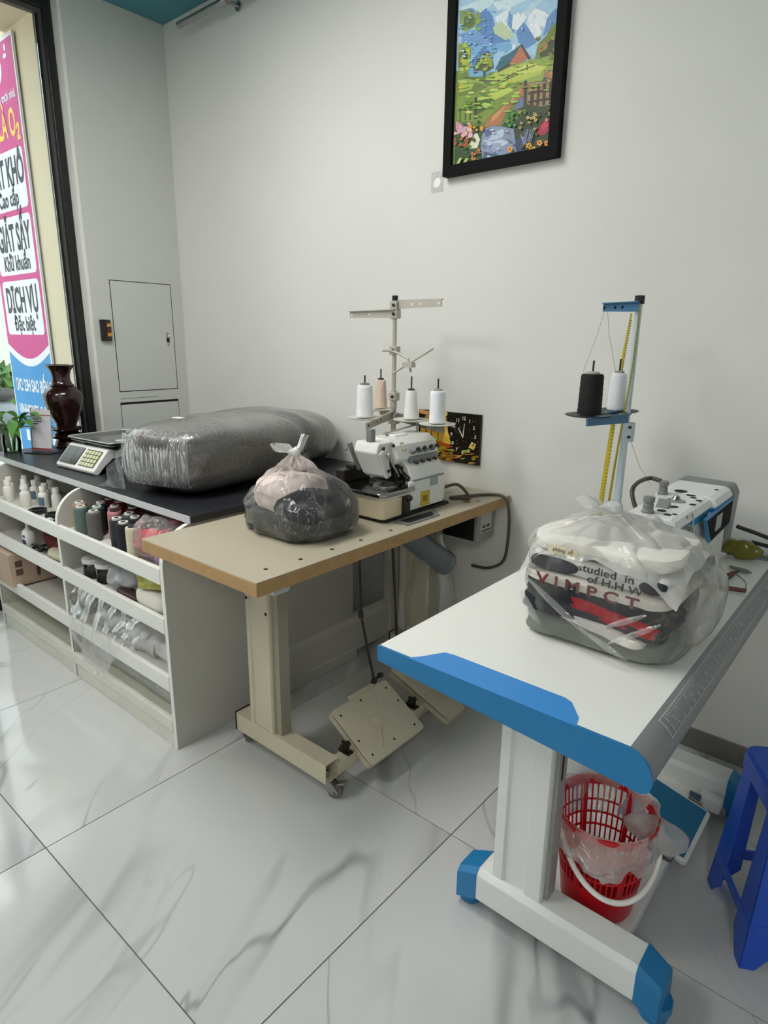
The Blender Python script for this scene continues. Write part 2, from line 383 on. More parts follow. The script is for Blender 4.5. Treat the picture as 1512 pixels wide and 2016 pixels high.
for k in range(0, 10, 2):
    part('pane', MB().box(XG-0.006, XG+0.0, yy[k+1], yy[k], 0.06, 2.835), PANE, win)

# added fill lamps, unseen above and behind the camera, to brighten the dark interior
for k, (lx, ly, wh) in enumerate([(-1.85, 0.75, 'nearest the counter'), (-2.25, -0.75, 'farther from the counter'), (1.0, -1.7, 'in the rear corner of the room')]):
    l = thing('added_fill_lamp', 'added flat white fill lamp panel '+wh, 'lamp', (lx, ly, ZC-0.04), 'added fill lamp panels')
    FILL_LAMP = mat(['fill_lamp_near', 'fill_lamp_middle', 'fill_lamp_rear'][k], (255,250,240), 0.5, emit=((255,252,248), [18.0, 20.0, 19.0][k]))
    part('diffuser', MB().box(lx-0.29, lx+0.29, ly-0.49, ly+0.49, ZC-0.034, ZC-0.028), FILL_LAMP, l)
    part('frame', MB().box(lx-0.31, lx+0.31, ly-0.51, ly+0.51, ZC-0.028, ZC), WHITE_TRIM, l)

# access doors of the meter cupboard in the back wall
pan = thing('access_panel', 'flush grey cupboard door with small latch in back wall', 'cupboard door', (XW, 1.95, 1.088))
part('gap', MB().box(XW-0.004, XW+0.0006, 1.7665, 2.1295, 1.084, 1.670), HOLE, pan)
part('door', MB().box(XW-0.002, XW+0.002, 1.7705, 2.1255, 1.088, 1.666), BACKP, pan, bevel=0.001)
lt = part('latch', MB().box(XW, XW+0.006, 2.078, 2.096, 1.375, 1.405), STEEL, pan, bevel=0.001)
part('latch_tab', MB().box(XW, XW+0.004, 2.082, 2.094, 1.33, 1.343), STEEL, pan, bevel=0.001)
part('latch_hole', MB().box(XW, XW+0.0075, 2.080, 2.093, 1.352, 1.374), HOLE, pan)
part('keeper', MB().box(XW, XW+0.010, 2.086, 2.102, 1.383, 1.393), WHITE_TRIM, lt)
pan2 = thing('access_panel', 'lower grey cupboard door half hidden behind the counter goods', 'cupboard door', (XW, 1.95, 0.45))
part('gap', MB().box(XW-0.004, XW+0.0006, 1.764, 2.127, 0.446, 1.026), HOLE, pan2)
part('door', MB().box(XW-0.002, XW+0.002, 1.767, 2.124, 0.45, 1.013), BACKP, pan2, bevel=0.001)
part('seam', MB().box(XW-0.001, XW+0.0008, 1.77, 2.0, 1.046, 1.048), HOLE, pan2)

sw = thing('switch_box', 'small black wall switch with two amber buttons', 'switch', (XW, 1.717, 1.355))
part('case', MB().box(XW, XW+0.022, 1.690, 1.744, 1.357, 1.466), BLACKP, sw, bevel=0.004)
part('faceplate', MB().box(XW+0.022, XW+0.0235, 1.716, 1.742, 1.362, 1.461), mat('switch_face', (52,46,40), 0.5), sw)
AMB = mat('amber_button', (214,152,60), 0.45)
part('button', MB().box(XW+0.022, XW+0.029, 1.719, 1.740, 1.428, 1.446), AMB, sw, bevel=0.002)
part('button', MB().box(XW+0.022, XW+0.029, 1.719, 1.740, 1.380, 1.398), AMB, sw, bevel=0.002)
part('button', MB().box(XW+0.022, XW+0.028, 1.719, 1.740, 1.402, 1.424), mat('dark_red_button', (92,40,28), 0.5), sw, bevel=0.002, label='dark red middle button')

rl = thing('hanging_rail', 'short steel rail fixed high on the wall near the ceiling', 'rail', (-2.75, YW, 2.80))
part('rod', MB().cyl((-3.16, 2.125, 2.872), (-2.45, 2.125, 2.872), 0.014, n=16), STEEL, rl, smooth=40)
part('bracket', MB().cyl((-2.79, 2.125, 2.872), (-2.76, 2.125, 2.872), 0.021, n=14).cyl((-2.775, 2.13, 2.872), (-2.775, YW, 2.872), 0.009, n=10).cyl((-2.775, YW-0.006, 2.872), (-2.775, YW, 2.872), 0.022, n=14), STEEL, rl, smooth=40)

# marks on the wall: an old clear adhesive patch and a scuff
def tape_patch(name, x, z, w, h, label, col, a):
    m = plastic(name+'_film', col, a, 0.1, 0.5, 60, 0.4)
    return solo(name, MB().prism(rrect(x-w/2, x+w/2, z-h/2, z+h/2, 0.006), 'y', YW-0.0008, YW), m, label, 'sticker', (x, YW, z-h/2))
tape_patch('adhesive_patch', -1.602, 1.972, 0.058, 0.075, 'clear square adhesive patch on wall left of the painting', (240,239,235), 0.05)
pt = bpy.data.objects['adhesive_patch']
part('glue_spot', MB().prism([(-1.602+0.018*math.cos(t*0.7)*(1+0.25*math.sin(t*3)), 1.97+0.02*math.sin(t*0.7)*(1+0.2*math.cos(t*5))) for t in range(9)], 'y', YW-0.0014, YW-0.0008), mat('glue_white', (244,243,240), 0.6), pt)

# ------------------------------------------------------------------ outside the shop window
struct('ground_1', MB().box(-16, XG-0.05, -14, 9, -0.12, -0.02), CONC, label='pale pavement outside the window')
struct('wall_outside', MB().box(-4.52, XG-0.05, 1.632, 1.95, -0.02, 3.4), CREAMW, label='cream outside pier beyond the window')
struct('canopy_1', MB().box(-4.0, XG-0.05, -6, 1.632, 2.90, 3.2), CREAMW, label='cream canopy soffit above the shop window')

BPINK = mat('banner_pink', (206,62,138), 0.55); BBLUE = mat('banner_blue', (58,146,208), 0.55); BWHITE = mat('banner_white', (236,236,242), 0.55)
BINK = mat('banner_ink', (56,56,66), 0.6); BYEL = mat('banner_yellow', (246,206,86), 0.55)
bx0, bx1, by = -4.455, -3.872, 1.612
bn = thing('banner', 'tall pink and blue laundry price banner outside the window', 'banner', ((bx0+bx1)/2, by, 0.02))
part('panel', MB().box(bx0-0.012, bx1+0.012, by, by+0.012, 0.55, 2.87), BWHITE, bn)
y1 = by-0.0006
top = [(bx0, 1.33)]+[(bx0+(bx1-bx0)*k/14, 1.33-0.085*math.sin(PI*k/14)) for k in range(15)]+[(bx1, 1.33), (bx1, 2.85), (bx0, 2.85)]
part('pink_print', MB().prism(top[1:-3]+[(bx1, 2.85), (bx0, 2.85)], 'y', y1, by), BPINK, bn)
low = [(bx0, 0.57), (bx1, 0.57), (bx1, 1.285)]+[(bx1-(bx1-bx0)*k/14, 1.285-0.085*math.sin(PI*k/14)) for k in range(1, 14)]+[(bx0, 1.285)]
part('blue_print', MB().prism(low, 'y', y1, by), BBLUE, bn)
cards = [(2.06, 2.355, 'GIẶT KHÔ', 'Cao cấp'), (1.722, 2.03, 'GIẶT SẤY', 'Khử khuẩn'), (1.385, 1.69, 'DỊCH VỤ', 'Đặc biệt')]
for z0, z1, a, b in cards:
    c = part('card', MB().prism(rrect(bx0+0.035, bx1-0.03, z0, z1, 0.03, 5), 'y', y1-0.0006, y1), BWHITE, bn)
    cx = (bx0+bx1)/2; h = z1-z0
    part('lettering', text_mb(a, 0.195, face_my(cx+0.005, y1-0.0012, z0+h*0.62), sx=0.54, bold=0.006), BINK, c)
    part('lettering', text_mb(b, 0.112, face_my(cx+0.005, y1-0.0012, z0+h*0.19), sx=0.72, bold=0.003), BINK, c)
part('lettering', text_mb('GIẶT LÀ O₂', 0.185, face_my((bx0+bx1)/2+0.0, y1-0.001, 2.47), sx=0.56, bold=0.004), BYEL, bn)
part('lettering', text_mb('đến mọi nhà', 0.06, face_my(-4.04, y1-0.001, 2.60), sx=0.9, bold=0.001), BWHITE, bn)
part('emblem', MB().prism(arc(-4.17, 2.74, 0.14, -60, 80, 12, 0.10)+arc(-4.17, 2.74, 0.10, 80, -60, 12, 0.075), 'y', y1-0.001, y1).prism(rrect(-3.99, -3.95, 2.77, 2.79, 0.008), 'y', y1-0.001, y1).prism(rrect(-3.97, -3.95, 2.80, 2.83, 0.008), 'y', y1-0.001, y1), BWHITE, bn)
for k, t in enumerate(('Đ/C: 23H SAO BIỂN 9', 'VINHOMES OCEAN')):
    part('lettering', text_mb(t, 0.10, face_my((bx0+bx1)/2+0.01, y1-0.001, 1.08-0.155*k), sx=0.55 if k == 0 else 0.6, bold=0.003), BWHITE, bn)

for k in range(6): part('faded_print', MB().prism(rrect(bx0+0.10+0.075*k, bx0+0.15+0.075*k, 0.735, 0.805, 0.008), 'y', y1-0.001, y1), BWHITE, bn)

# a parked motorbike far outside, and street greenery
mbk = thing('motorbike', 'parked grey motorbike outside beyond the banner', 'motorbike', (-7.2, 2.15, -0.02))
GB = mat('bike_grey', (110,116,124), 0.35); RUB = mat('rubber', (40,40,42), 0.8)
Mb = RT((-7.2, 2.15, -0.02), 0.5)
for y in (-0.6, 0.6):
    part('wheel', MB().tube([(0.0, y+0.26*math.cos(a*PI/9), 0.30+0.26*math.sin(a*PI/9)) for a in range(18)], 0.05, 8, closed=True, M=Mb), RUB, mbk, smooth=60)
part('body', MB().ell((0, 0.1, 0.62), (0.15, 0.55, 0.17), 16, 10, M=Mb).ell((0, -0.5, 0.75), (0.16, 0.14, 0.32), 14, 10, M=Mb), GB, mbk, smooth=60)
part('saddle', MB().ell((0, 0.28, 0.80), (0.14, 0.42, 0.08), 16, 8, M=Mb), BLACKP, mbk, smooth=60)
part('handlebar', MB().tube([(-0.33, -0.38, 1.05), (-0.1, -0.48, 1.02), (0.1, -0.48, 1.02), (0.33, -0.38, 1.05)], 0.018, 8, smooth=4, M=Mb).ell((0, -0.55, 1.0), (0.12, 0.1, 0.1), 12, 8, M=Mb), GB, mbk, smooth=60)
part('engine', MB().box(-0.12, 0.12, -0.15, 0.35, 0.25, 0.5, M=Mb), RUB, mbk, bevel=0.03)
part('fork', MB().cyl((0.0, -0.6, 0.3), (0, -0.46, 0.95), 0.03, M=Mb), STEEL, mbk, smooth=60)

def leafy(name, label, c, r, n, size, col, trunk):
    t = thing(name, label, 'tree', (c[0], c[1], -0.02))
    part('trunk', MB().tube([(c[0], c[1], -0.02), (c[0]+0.1, c[1], c[2]*0.5), (c[0], c[1]+0.05, c[2])], trunk, 8, smooth=4), mat('bark', (96,80,64), 0.9, bump=(20, 0.4)), t, smooth=60)
    mb = MB(); rnd = random.Random(3)
    for _ in range(n):
        d = Vector((rnd.gauss(0,1), rnd.gauss(0,1), rnd.gauss(0,1))).normalized()*(rnd.random()**0.4)
        p = Vector((c[0]+d.x*r[0], c[1]+d.y*r[1], c[2]+d.z*r[2])); e = Euler((rnd.random()*6, rnd.random()*6, rnd.random()*6)).to_matrix()
        s = size*rnd.uniform(0.6, 1.3)
        mb.add([p+e@Vector(q) for q in ((-s,0,0),(0,-s*0.45,0.02),(s,0,0),(0,s*0.45,0.02))], [(0,1,2,3)])
    o = part('foliage', mb, mat('leaf_'+name, col, 0.6), t, norm=False)
    return t
leafy('street_tree', 'leafy green street tree high beyond the canopy', (-9.5, 4.6, 5.2), (1.7, 1.6, 1.5), 1500, 0.16, (120,160,60), 0.12)
leafy('hedge_bush', 'round green bush on the pavement far outside', (-10.5, 3.6, 0.5), (0.6, 0.6, 0.5), 500, 0.14, (90,130,70), 0.06)
bl = solo('street_house', MB().box(-15.5, -13, -6, 9, -0.02, 5.5), mat('street_render', (206,204,198), 0.8), 'pale house front across the street outside', 'building', (-14.2, 1.5, -0.02))
for yk in (-4, -1, 2, 5): part('window', MB().box(-13.02, -12.98, yk, yk+1.2, 1.0, 2.6), mat('street_window', (110,120,126), 0.2), bl)

# ================================================================== COUNTER
ct = thing('shelf_counter', 'white open shelf counter with front rails against the shop window', 'counter', (-2.53, 1.15, 0))
def side_profile(y0, y1, z1):
    return [(y0, 0.0), (y1, 0.0), (y1, z1), (1.135, z1)]+[(1.135-0.135*math.sin(a*PI/20), z1-0.13+0.13*math.cos(a*PI/20)) for a in range(1, 11)]
END_X = -1.765
part('end_panel', MB().prism(side_profile(1.0, 1.33, 0.795), 'x', END_X-0.018, END_X), MELG, ct, bevel=0.0015)
part('divider', MB().prism(side_profile(1.003, 1.31, 0.795), 'x', -2.542, -2.524), MELG, ct, bevel=0.0015)
part('end_panel', MB().prism(side_profile(1.003, 1.31, 0.795), 'x', -3.305, -3.287), MELG, ct, bevel=0.0015)
# white edge bands on the fronts of the upright boards
for x0, x1 in ((END_X-0.018, END_X), (-2.542, -2.524), (-3.305, -3.287)):
    pr = [(1.135-0.135*math.sin(a*PI/20), 0.665+0.13*math.cos(a*PI/20)) for a in range(0, 11)]+[(1.0, 0.0)]
    mb = MB()
    for k in range(len(pr)-1):
        a, b = Vector((0, pr[k][0], pr[k][1])), Vector((0, pr[k+1][0], pr[k+1][1])); d = (b-a).normalized(); nn_ = Vector((0, d.z, -d.y))*0.0012
        a = a-d*0.0003; b = b+d*0.0003
        q = [a, b, b+nn_, a+nn_]
        if k == len(pr)-2: q = [a, b, b+Vector((0, -0.0012, 0)), a+Vector((0, -0.0012, 0))]
        mb.prism([(v.y, v.z) for v in q], 'x', x0-0.0003, x1+0.0003)
    part('edge_band', mb, MEL, ct)
SH = (0.640, 0.466, 0.252)
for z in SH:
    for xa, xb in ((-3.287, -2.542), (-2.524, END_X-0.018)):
        part('shelf', MB().box(xa, xb, 1.013, 1.30, z-0.016, z), mat('shelf_shade_melamine', (206,204,196), 0.5), ct)  # greyer than the rails; shade inside the bays is put into this colour
    part('rail', MB().box(-3.287, END_X-0.018, 0.996, 1.013, z-0.034, z+0.021), MEL, ct, bevel=0.0015)
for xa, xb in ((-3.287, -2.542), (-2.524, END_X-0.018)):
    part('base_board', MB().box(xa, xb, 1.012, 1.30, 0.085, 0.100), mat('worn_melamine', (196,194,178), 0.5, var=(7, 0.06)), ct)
part('base_rail', MB().box(-3.287, END_X-0.018, 0.996, 1.016, 0.062, 0.108), mat('worn_rail', (214,214,202), 0.45, var=(9, 0.05)), ct, bevel=0.002)
part('plinth', MB().box(-3.287, END_X-0.018, 1.003, 1.018, 0.0, 0.053), mat('worn_rail', (214,214,202)), ct, bevel=0.002)
part('back_board', MB().box(-3.305, END_X-0.018, 1.30, 1.312, 0.0, 0.795), MEL, ct)
# the desk part behind the shelves, seen from its end
part('desk_end_panel', MB().box(END_X-0.03, END_X-0.012, 1.33, 1.90, 0.10, 0.795), MELG, ct)
part('desk_skirting', MB().prism([(END_X-0.03, 0.028), (END_X+0.004, 0.028), (END_X+0.004, 0.165), (END_X-0.008, 0.185), (END_X-0.03, 0.20)], 'y', 1.42, 2.14), MELG, ct, bevel=0.002)
part('desk_foot', MB().box(END_X-0.03, END_X+0.016, 1.42, 1.90, 0.0, 0.05), MELG, ct, bevel=0.004)
part('desk_post', MB().box(END_X-0.035, END_X+0.012, 2.135, 2.188, 0.0, 0.795), MELG, ct, bevel=0.002)
tp = thing('countertop', 'black laminate countertop with pale edge band on the shelf counter', 'countertop', (-2.6, 1.55, 0.795))
part('slab', MB().box(-3.488, END_X+0.012, 1.105, 2.16, 0.7955, 0.820), BLACKTOP, tp, bevel=0.0015)
part('edge_band', MB().box(-3.488, END_X+0.012, 1.102, 1.105, 0.7955, 0.8195), EDGEG, tp)

# ------------------------------------------------------------------ thread spools, bottles and odds and ends on the shelves
def spool_proto(name, col, h, r, cap):
    t = thing(name, 'x', 'thread spool', (0, 0, 0))
    pr = [(r*0.96, 0.004)]+[(r*(1.0 if k % 2 else 0.975), 0.006+(h-0.014)*k/16) for k in range(17)]+[(r*0.9, h-0.004)]
    part('thread', MB().lathe(pr, n=20), mat('thread_'+name+str(col), col, 0.75, bump=(180, 0.4)), t, smooth=50)
    part('core', MB().lathe([(r*0.62, h-0.006), (r*0.62, h+0.003), (r*0.36, h+0.003), (r*0.34, h-0.004), (0.001, h-0.004)], n=16), mat('spool_core'+str(cap[0]), cap, 0.5), t, smooth=30)
    part('core_hole', MB().cyl((0, 0, h-0.003), (0, 0, h+0.0034), r*0.34, n=12), HOLE, t)
    return t
CO = {'teal green': (88,108,102), 'tan': (168,130,100), 'dark grey': (96,94,92), 'forest green': (34,56,48), 'deep teal': (24,46,48), 'dusty pink': (186,128,132), 'rose': (170,110,112),
      'charcoal': (40,42,46), 'black': (20,20,24), 'cream': (206,196,172), 'slate': (74,86,84), 'ink black': (26,26,30), 'crimson': (140,20,34), 'red': (156,24,40), 'navy': (30,36,60), 'beige': (150,120,100), 'olive': (84,96,62), 'wine': (92,24,36)}
spots = [(-2.397, 1.041, 'teal green'), (-2.462, 1.066, 'tan'), (-2.296, 1.041, 'dark grey'), (-2.35, 1.082, 'forest green'), (-2.402, 1.122, 'deep teal'), (-2.252, 1.1, 'dusty pink'), (-2.312, 1.133, 'rose'), (-2.138, 1.05, 'charcoal'), (-2.074, 1.041, 'black'), (-2.01, 1.041, 'cream'), (-2.17, 1.114, 'slate'), (-2.108, 1.104, 'ink black'), (-2.44, 1.176, 'crimson'), (-2.372, 1.182, 'red'), (-2.245, 1.17, 'wine'), (-2.48, 1.235, 'navy'), (-2.33, 1.235, 'beige'), (-2.04, 1.15, 'olive')]
NEAR = {'teal green':'beside the curved divider','tan':'behind the teal one by the divider','dark grey':'at the front rail','forest green':'behind the dark grey one','deep teal':'in the second row',
        'dusty pink':'at the front of the middle','rose':'behind the dusty pink one','charcoal':'left of the black one','black':'left of the cream one','cream':'beside the clear red bag','slate':'behind the charcoal one',
        'ink black':'behind the cream one','crimson':'in the back row','red':'next to the crimson one','wine':'in the back right','navy':'at the far back left','beige':'at the far back','olive':'behind the clear red bag'}
protos = {}
for x, y, c in spots:
    t = spool_proto('thread_spool', CO[c], 0.112, 0.0265, (228,226,220) if c not in ('dusty pink', 'cream') else (60,52,52))
    t.location = (x, y, SH[0]); t['label'] = '%s thread spool on the top shelf %s' % (c, NEAR[c]); t['group'] = 'thread spools on the top shelf'

BOT = mat('bottle_white', (226,224,216), 0.4); BCAP = mat('bottle_cap', (236,234,228), 0.45); BLAB = mat('bottle_label', (86,110,132), 0.5)
def bottle_proto():
    t = thing('small_bottle', 'x', 'bottle', (0,0,0), 'white bottles on the top shelf')
    part('body', MB().lathe([(0.020, 0), (0.0215, 0.003), (0.0215, 0.058), (0.019, 0.067), (0.012, 0.073), (0.0115, 0.078)], n=18), BOT, t, smooth=40)
    part('cap', MB().lathe([(0.0135, 0.077), (0.0135, 0.098), (0.0125, 0.1)], n=18), BCAP, t, smooth=30)
    return t
bp0 = bottle_proto(); first = True
BS = [(-3.225, 1.085, 0), (-3.16, 1.055, 0), (-3.215, 1.15, 0), (-3.13, 1.115, 1), (-2.998, 1.066, 0), (-3.165, 1.19, 0), (-3.065, 1.135, 1), (-3.03, 1.19, 0), (-2.967, 1.14, 0), (-2.915, 1.11, 1), (-2.84, 1.135, 0), (-3.1, 1.235, 0)]
where = ['at the far left behind the front one','at the front left corner','in the back row at far left','with blue label in the second row','standing foremost at the rail','in the back row second','with blue label in the middle','in the back row third','right of the middle behind','with dark label near the divider','closest to the curved divider','in the back row at right']
for (x, y, lb), wv in zip(BS, where):
    t = bp0 if first else copy_tree(bp0); first = False
    t.location = (x, y, SH[0]); t.rotation_euler.z = random.uniform(0, 6); t['label'] = 'small white bottle '+wv
    if lb:
        t.rotation_euler.z = 0
        ROOT[t.name] = Vector((x, y, SH[0]))
        part('label', MB().grid(lambda u, v: (x+0.0219*math.cos(-1.9+1.6*u), y+0.0219*math.sin(-1.9+1.6*u), SH[0]+0.014+0.038*v), 8, 2), BLAB, t, smooth=60)

def ring(name, label, c, ro, ri, h, m):
    return solo(name, MB().lathe([(ri, 0), (ro, 0), (ro, h), (ri, h), (ri, 0)], c, 28, cap=False), m, label, 'tape', c, smooth=40)
ring('tape_roll', 'black tape roll lying at the front of the bottle shelf', (-2.85, 1.055, SH[0]), 0.036, 0.026, 0.018, BLACKP)
ring('tape_roll', 'dark tape roll lying near the curved divider', (-2.735, 1.075, SH[0]), 0.036, 0.024, 0.016, BLACKP)
GLASSY = mat('clear_button_plastic', (206,210,214), 0.15)
for k, (x, y, r) in enumerate([(-2.79,1.035,0.012),(-2.76,1.028,0.009),(-2.69,1.035,0.014),(-2.65,1.045,0.012)]):
    nm = ['dark bead lying in front of the divider','small clear clip near the front rail','silver clip below the dark tape roll','small dark clip at the divider foot'][k]
    solo('clip', MB().lathe([(r*0.4, 0), (r, 0.002), (r, 0.008), (r*0.5, 0.012)], (x, y, SH[0]), 12), BLACKP if k in (0, 3) else GLASSY, nm, 'clip', (x, y, SH[0]), smooth=40, group='loose clips on the top shelf')

# second shelf, left bay
gb = thing('glue_bottle', 'white glue bottle with nozzle and printed label on second shelf', 'bottle', (-2.98, 1.05, SH[1]))
part('body', MB().ell((-2.98, 1.05, SH[1]+0.034), (0.036, 0.020, 0.036), 22, 12, e=0.45), WHITEP, gb, smooth=60)
part('nozzle', MB().lathe([(0.016, 0), (0.014, 0.012), (0.008, 0.016), (0.006, 0.036), (0.010, 0.038), (0.009, 0.05), (0.003, 0.06)], (-2.98, 1.05, SH[1]+0.066), 14), WHITEP, gb, smooth=40)
part('label_print', MB().prism(rrect(-3.0, -2.967, SH[1]+0.008, SH[1]+0.028, 0.006), 'y', 1.0295, 1.0305).prism(rrect(-2.995, -2.97, SH[1]+0.038, SH[1]+0.05, 0.003), 'y', 1.0295, 1.0305), mat('label_blue', (52,60,92), 0.5), gb)
CARD = mat('cardboard', (180,160,138), 0.8, var=(10, 0.06), bump=(60, 0.1))
bxl = thing('cardboard_panel', 'brown cardboard sheet leaning at the back of the second shelf', 'cardboard', (-3.0, 1.28, SH[1]))
part('sheet', MB().box(-3.27, -2.86, 1.268, 1.276, SH[1], SH[1]+0.14), CARD, bxl)
def crumple(c, r, seed, e=0.8, amp=0.25, freq=9.0, nu=40, nv=24, flat=True):
    o = Vector((seed*3.1, seed*1.7, seed*0.9))
    def fn(p):
        d = p-Vector(c); n = noise.noise((p*freq)+o)+0.5*noise.noise((p*freq*2.3)+o)
        q = Vector(c)+d*(1+amp*n)
        if flat: q.z = max(q.z, c[2]-r[2]*0.92)
        return q
    return MB().ell(c, r, nu, nv, e, fn)
CLR = mat('maroon_cloth', (104,28,34), 0.85, bump=(120, 0.4)); TEALC = mat('teal_cloth', (44,92,92), 0.85, bump=(120, 0.4)); CRC = mat('cream_cloth', (208,200,176), 0.85, bump=(120, 0.4))
solo('cloth_scrap', crumple((-2.80, 1.14, SH[1]+0.045), (0.10, 0.08, 0.05), 2), CLR, 'crumpled maroon cloth scrap on the second shelf', 'cloth', (-2.80, 1.14, SH[1]), smooth=70)
solo('cloth_scrap', crumple((-2.69, 1.07, SH[1]+0.018), (0.10, 0.045, 0.02), 3), CRC, 'folded cream cloth scrap by the divider on second shelf', 'cloth', (-2.69, 1.07, SH[1]), smooth=70)
solo('cloth_scrap', crumple((-2.62, 1.11, SH[1]+0.06), (0.05, 0.05, 0.045), 4), TEALC, 'teal cloth scrap tucked against the divider', 'cloth', (-2.62, 1.11, SH[1]), smooth=70)
solo('reel', MB().lathe([(0.022, 0), (0.026, 0.002), (0.026, 0.012), (0.016, 0.014), (0.016, 0.034), (0.026, 0.036), (0.026, 0.046), (0.022, 0.048)], (-2.66, 1.17, SH[1]), 20), WHITEP, 'small white reel on the maroon cloth', 'reel', (-2.66, 1.17, SH[1]), smooth=30)
sc = thing('scissors', 'black handled scissors lying open on the second shelf', 'scissors', (-2.93, 1.04, SH[1]))
part('blade', MB().prism([(-3.03, 1.035), (-2.90, 1.047), (-2.90, 1.056), (-3.0, 1.045)], 'z', SH[1]+0.010, SH[1]+0.013), BLACKP, sc)
part('blade', MB().prism([(-3.02, 1.062), (-2.90, 1.046), (-2.90, 1.055)], 'z', SH[1]+0.013, SH[1]+0.016), STEEL, sc)
for yo in (0.030, -0.010):
    part('handle', MB().tube([(-2.85+0.036*math.cos(a*PI/8), 1.045+yo+0.017*math.sin(a*PI/8), SH[1]+0.013) for a in range(16)], 0.006, 8, closed=True).cyl((-2.9, 1.05, SH[1]+0.013), (-2.875, 1.048+yo*0.7, SH[1]+0.013), 0.006), BLACKP, sc, smooth=60)

# third shelf, left bay: cardboard carton, blue packet
cb = thing('carton', 'brown cardboard carton with printed marks on third shelf', 'carton', (-3.16, 1.10, SH[2]))
part('box_body', MB().box(-3.270, -3.05, 0.975, 1.20, SH[2]+0.0085, SH[2]+0.165, None), CARD, cb, bevel=0.002)
INK = mat('carton_ink', (96,70,58), 0.8)
part('print', MB().prism(rrect(-3.215, -3.185, SH[2]+0.09, SH[2]+0.12, 0.005), 'y', 0.9742, 0.975), INK, cb)
part('print', MB().box(-3.0497, -3.0488, 1.0, 1.03, SH[2]+0.10, SH[2]+0.13), INK, cb)
part('print', MB().box(-3.0497, -3.0488, 1.0, 1.03, SH[2]+0.06, SH[2]+0.09), INK, cb)
part('print', MB().box(-3.0497, -3.0488, 1.09, 1.105, SH[2]+0.04, SH[2]+0.14), INK, cb)
solo('packet', crumple((-2.62, 1.19, SH[2]+0.06), (0.05, 0.06, 0.062), 6, 0.6, 0.2), plastic('blue_film', (90,130,170), 0.45, 0.4, 0.6), 'pale blue plastic packet against the divider on third shelf', 'packet', (-2.62, 1.19, SH[2]), smooth=70)

# top shelf right end: clear bag with red fabric
CLEARB = plastic('clear_bag', (246,244,244), 0.12, 0.4, 1.5, 30, 0.12, gloss=0.8)
solo('fabric_bundle', crumple((-1.945, 1.085, SH[0]+0.052), (0.075, 0.058, 0.050), 11, 0.9, 0.42, 16), mat('red_fabric', (196,32,52), 0.8, bump=(90, 0.4)), 'red fabric bundle inside clear bag at shelf end', 'fabric', (-1.945, 1.085, SH[0]), smooth=70)
solo('fabric_bundle', crumple((-1.835, 1.07, SH[0]+0.045), (0.04, 0.045, 0.045), 12, 0.7, 0.2), mat('lilac_fabric', (150,128,156), 0.8), 'lilac fabric piece beside the red bundle', 'fabric', (-1.835, 1.07, SH[0]), smooth=70)
def bagfn(c, r, seed, e, amp, freq, spike=0.0):
    o = Vector((seed*2.3, seed*5.1, seed*1.1))
    def fn(p):
        d = p-Vector(c); n = noise.noise(p*freq+o)+0.5*noise.noise(p*freq*2.7+o)
        q = Vector(c)+d*(1+amp*n)
        if spike and d.z > 0: q.z += spike*max(0, noise.noise(Vector((p.x*18, p.y*18, seed))))*d.z/r[2]
        q.z = max(q.z, c[2]-r[2]*0.97); return q
    return fn
def clear_bag(name, label, c, r, seed, m, e=0.8, amp=0.16, freq=8, spike=0.0, nu=64, nv=36):
    return solo(name, MB().ell(c, r, nu, nv, e, bagfn(c, r, seed, e, amp, freq, spike)), m, label, 'bag', (c[0], c[1], c[2]-r[2]), smooth=70)
clear_bag('plastic_bag', 'crinkled clear bag holding red fabric at shelf end', (-1.925, 1.095, SH[0]+0.072), (0.112, 0.080, 0.068), 13, CLEARB, 0.75, 0.16, 16, 0.03)

# second shelf right bay
JAR = pane_glass('jar_plastic', (0.86,0.88,0.88), 1.5, 0.15)
for k, (x, y, l) in enumerate([(-2.385, 1.060, 'left translucent jar with pale lid on second shelf'), (-2.295, 1.068, 'right translucent jar with pale lid on second shelf')]):
    j = thing('plastic_jar', l, 'jar', (x, y, SH[1]), 'translucent jars')
    part('body', MB().lathe([(0.036, 0), (0.040, 0.004), (0.040, 0.058), (0.037, 0.064)], (x, y, SH[1]), 28), JAR, j, smooth=40)
    part('contents', MB().lathe([(0.034, 0.003), (0.036, 0.03), (0.02, 0.04)], (x, y, SH[1]), 20), mat('jar_contents', (70,66,62), 0.7), j, smooth=40)
    part('lid', MB().lathe([(0.041, 0.062), (0.042, 0.076), (0.040, 0.079), (0.002, 0.079)], (x, y, SH[1]), 28), mat('jar_lid', (206,206,202), 0.4), j, smooth=40)
grn = thing('green_tray', 'green plastic tray standing behind the jars', 'tray', (-2.33, 1.16, SH[1]))
part('tray_body', MB().box(-2.44, -2.14, 1.155, 1.17, SH[1], SH[1]+0.115), mat('green_plastic', (20,104,84), 0.35), grn, bevel=0.004)
part('rim', MB().tube([(-2.44, 1.153, SH[1]+0.115), (-2.14, 1.153, SH[1]+0.115)], 0.009, 8), mat('green_plastic', (0,0,0)), grn, smooth=60)
solo('plastic_bundle', crumple((-2.17, 1.075, SH[1]+0.050), (0.085, 0.052, 0.050), 21, 0.9, 0.38, 18), plastic('bundle_film', (238,240,244), 0.5, 0.4, 0.9, 26), 'crumpled clear plastic bundle in front of the jars', 'plastic bag', (-2.17, 1.075, SH[1]), smooth=70)
solo('yellow_bag', crumple((-1.945, 1.075, SH[1]+0.100), (0.115, 0.052, 0.034), 22, 0.85, 0.36, 16), plastic('yellow_film', (190,184,40), 0.75, 0.2, 0.5, 20), 'yellow plastic bag lying on the folded white cloth', 'plastic bag', (-1.945, 1.075, SH[1]+0.066), smooth=70)
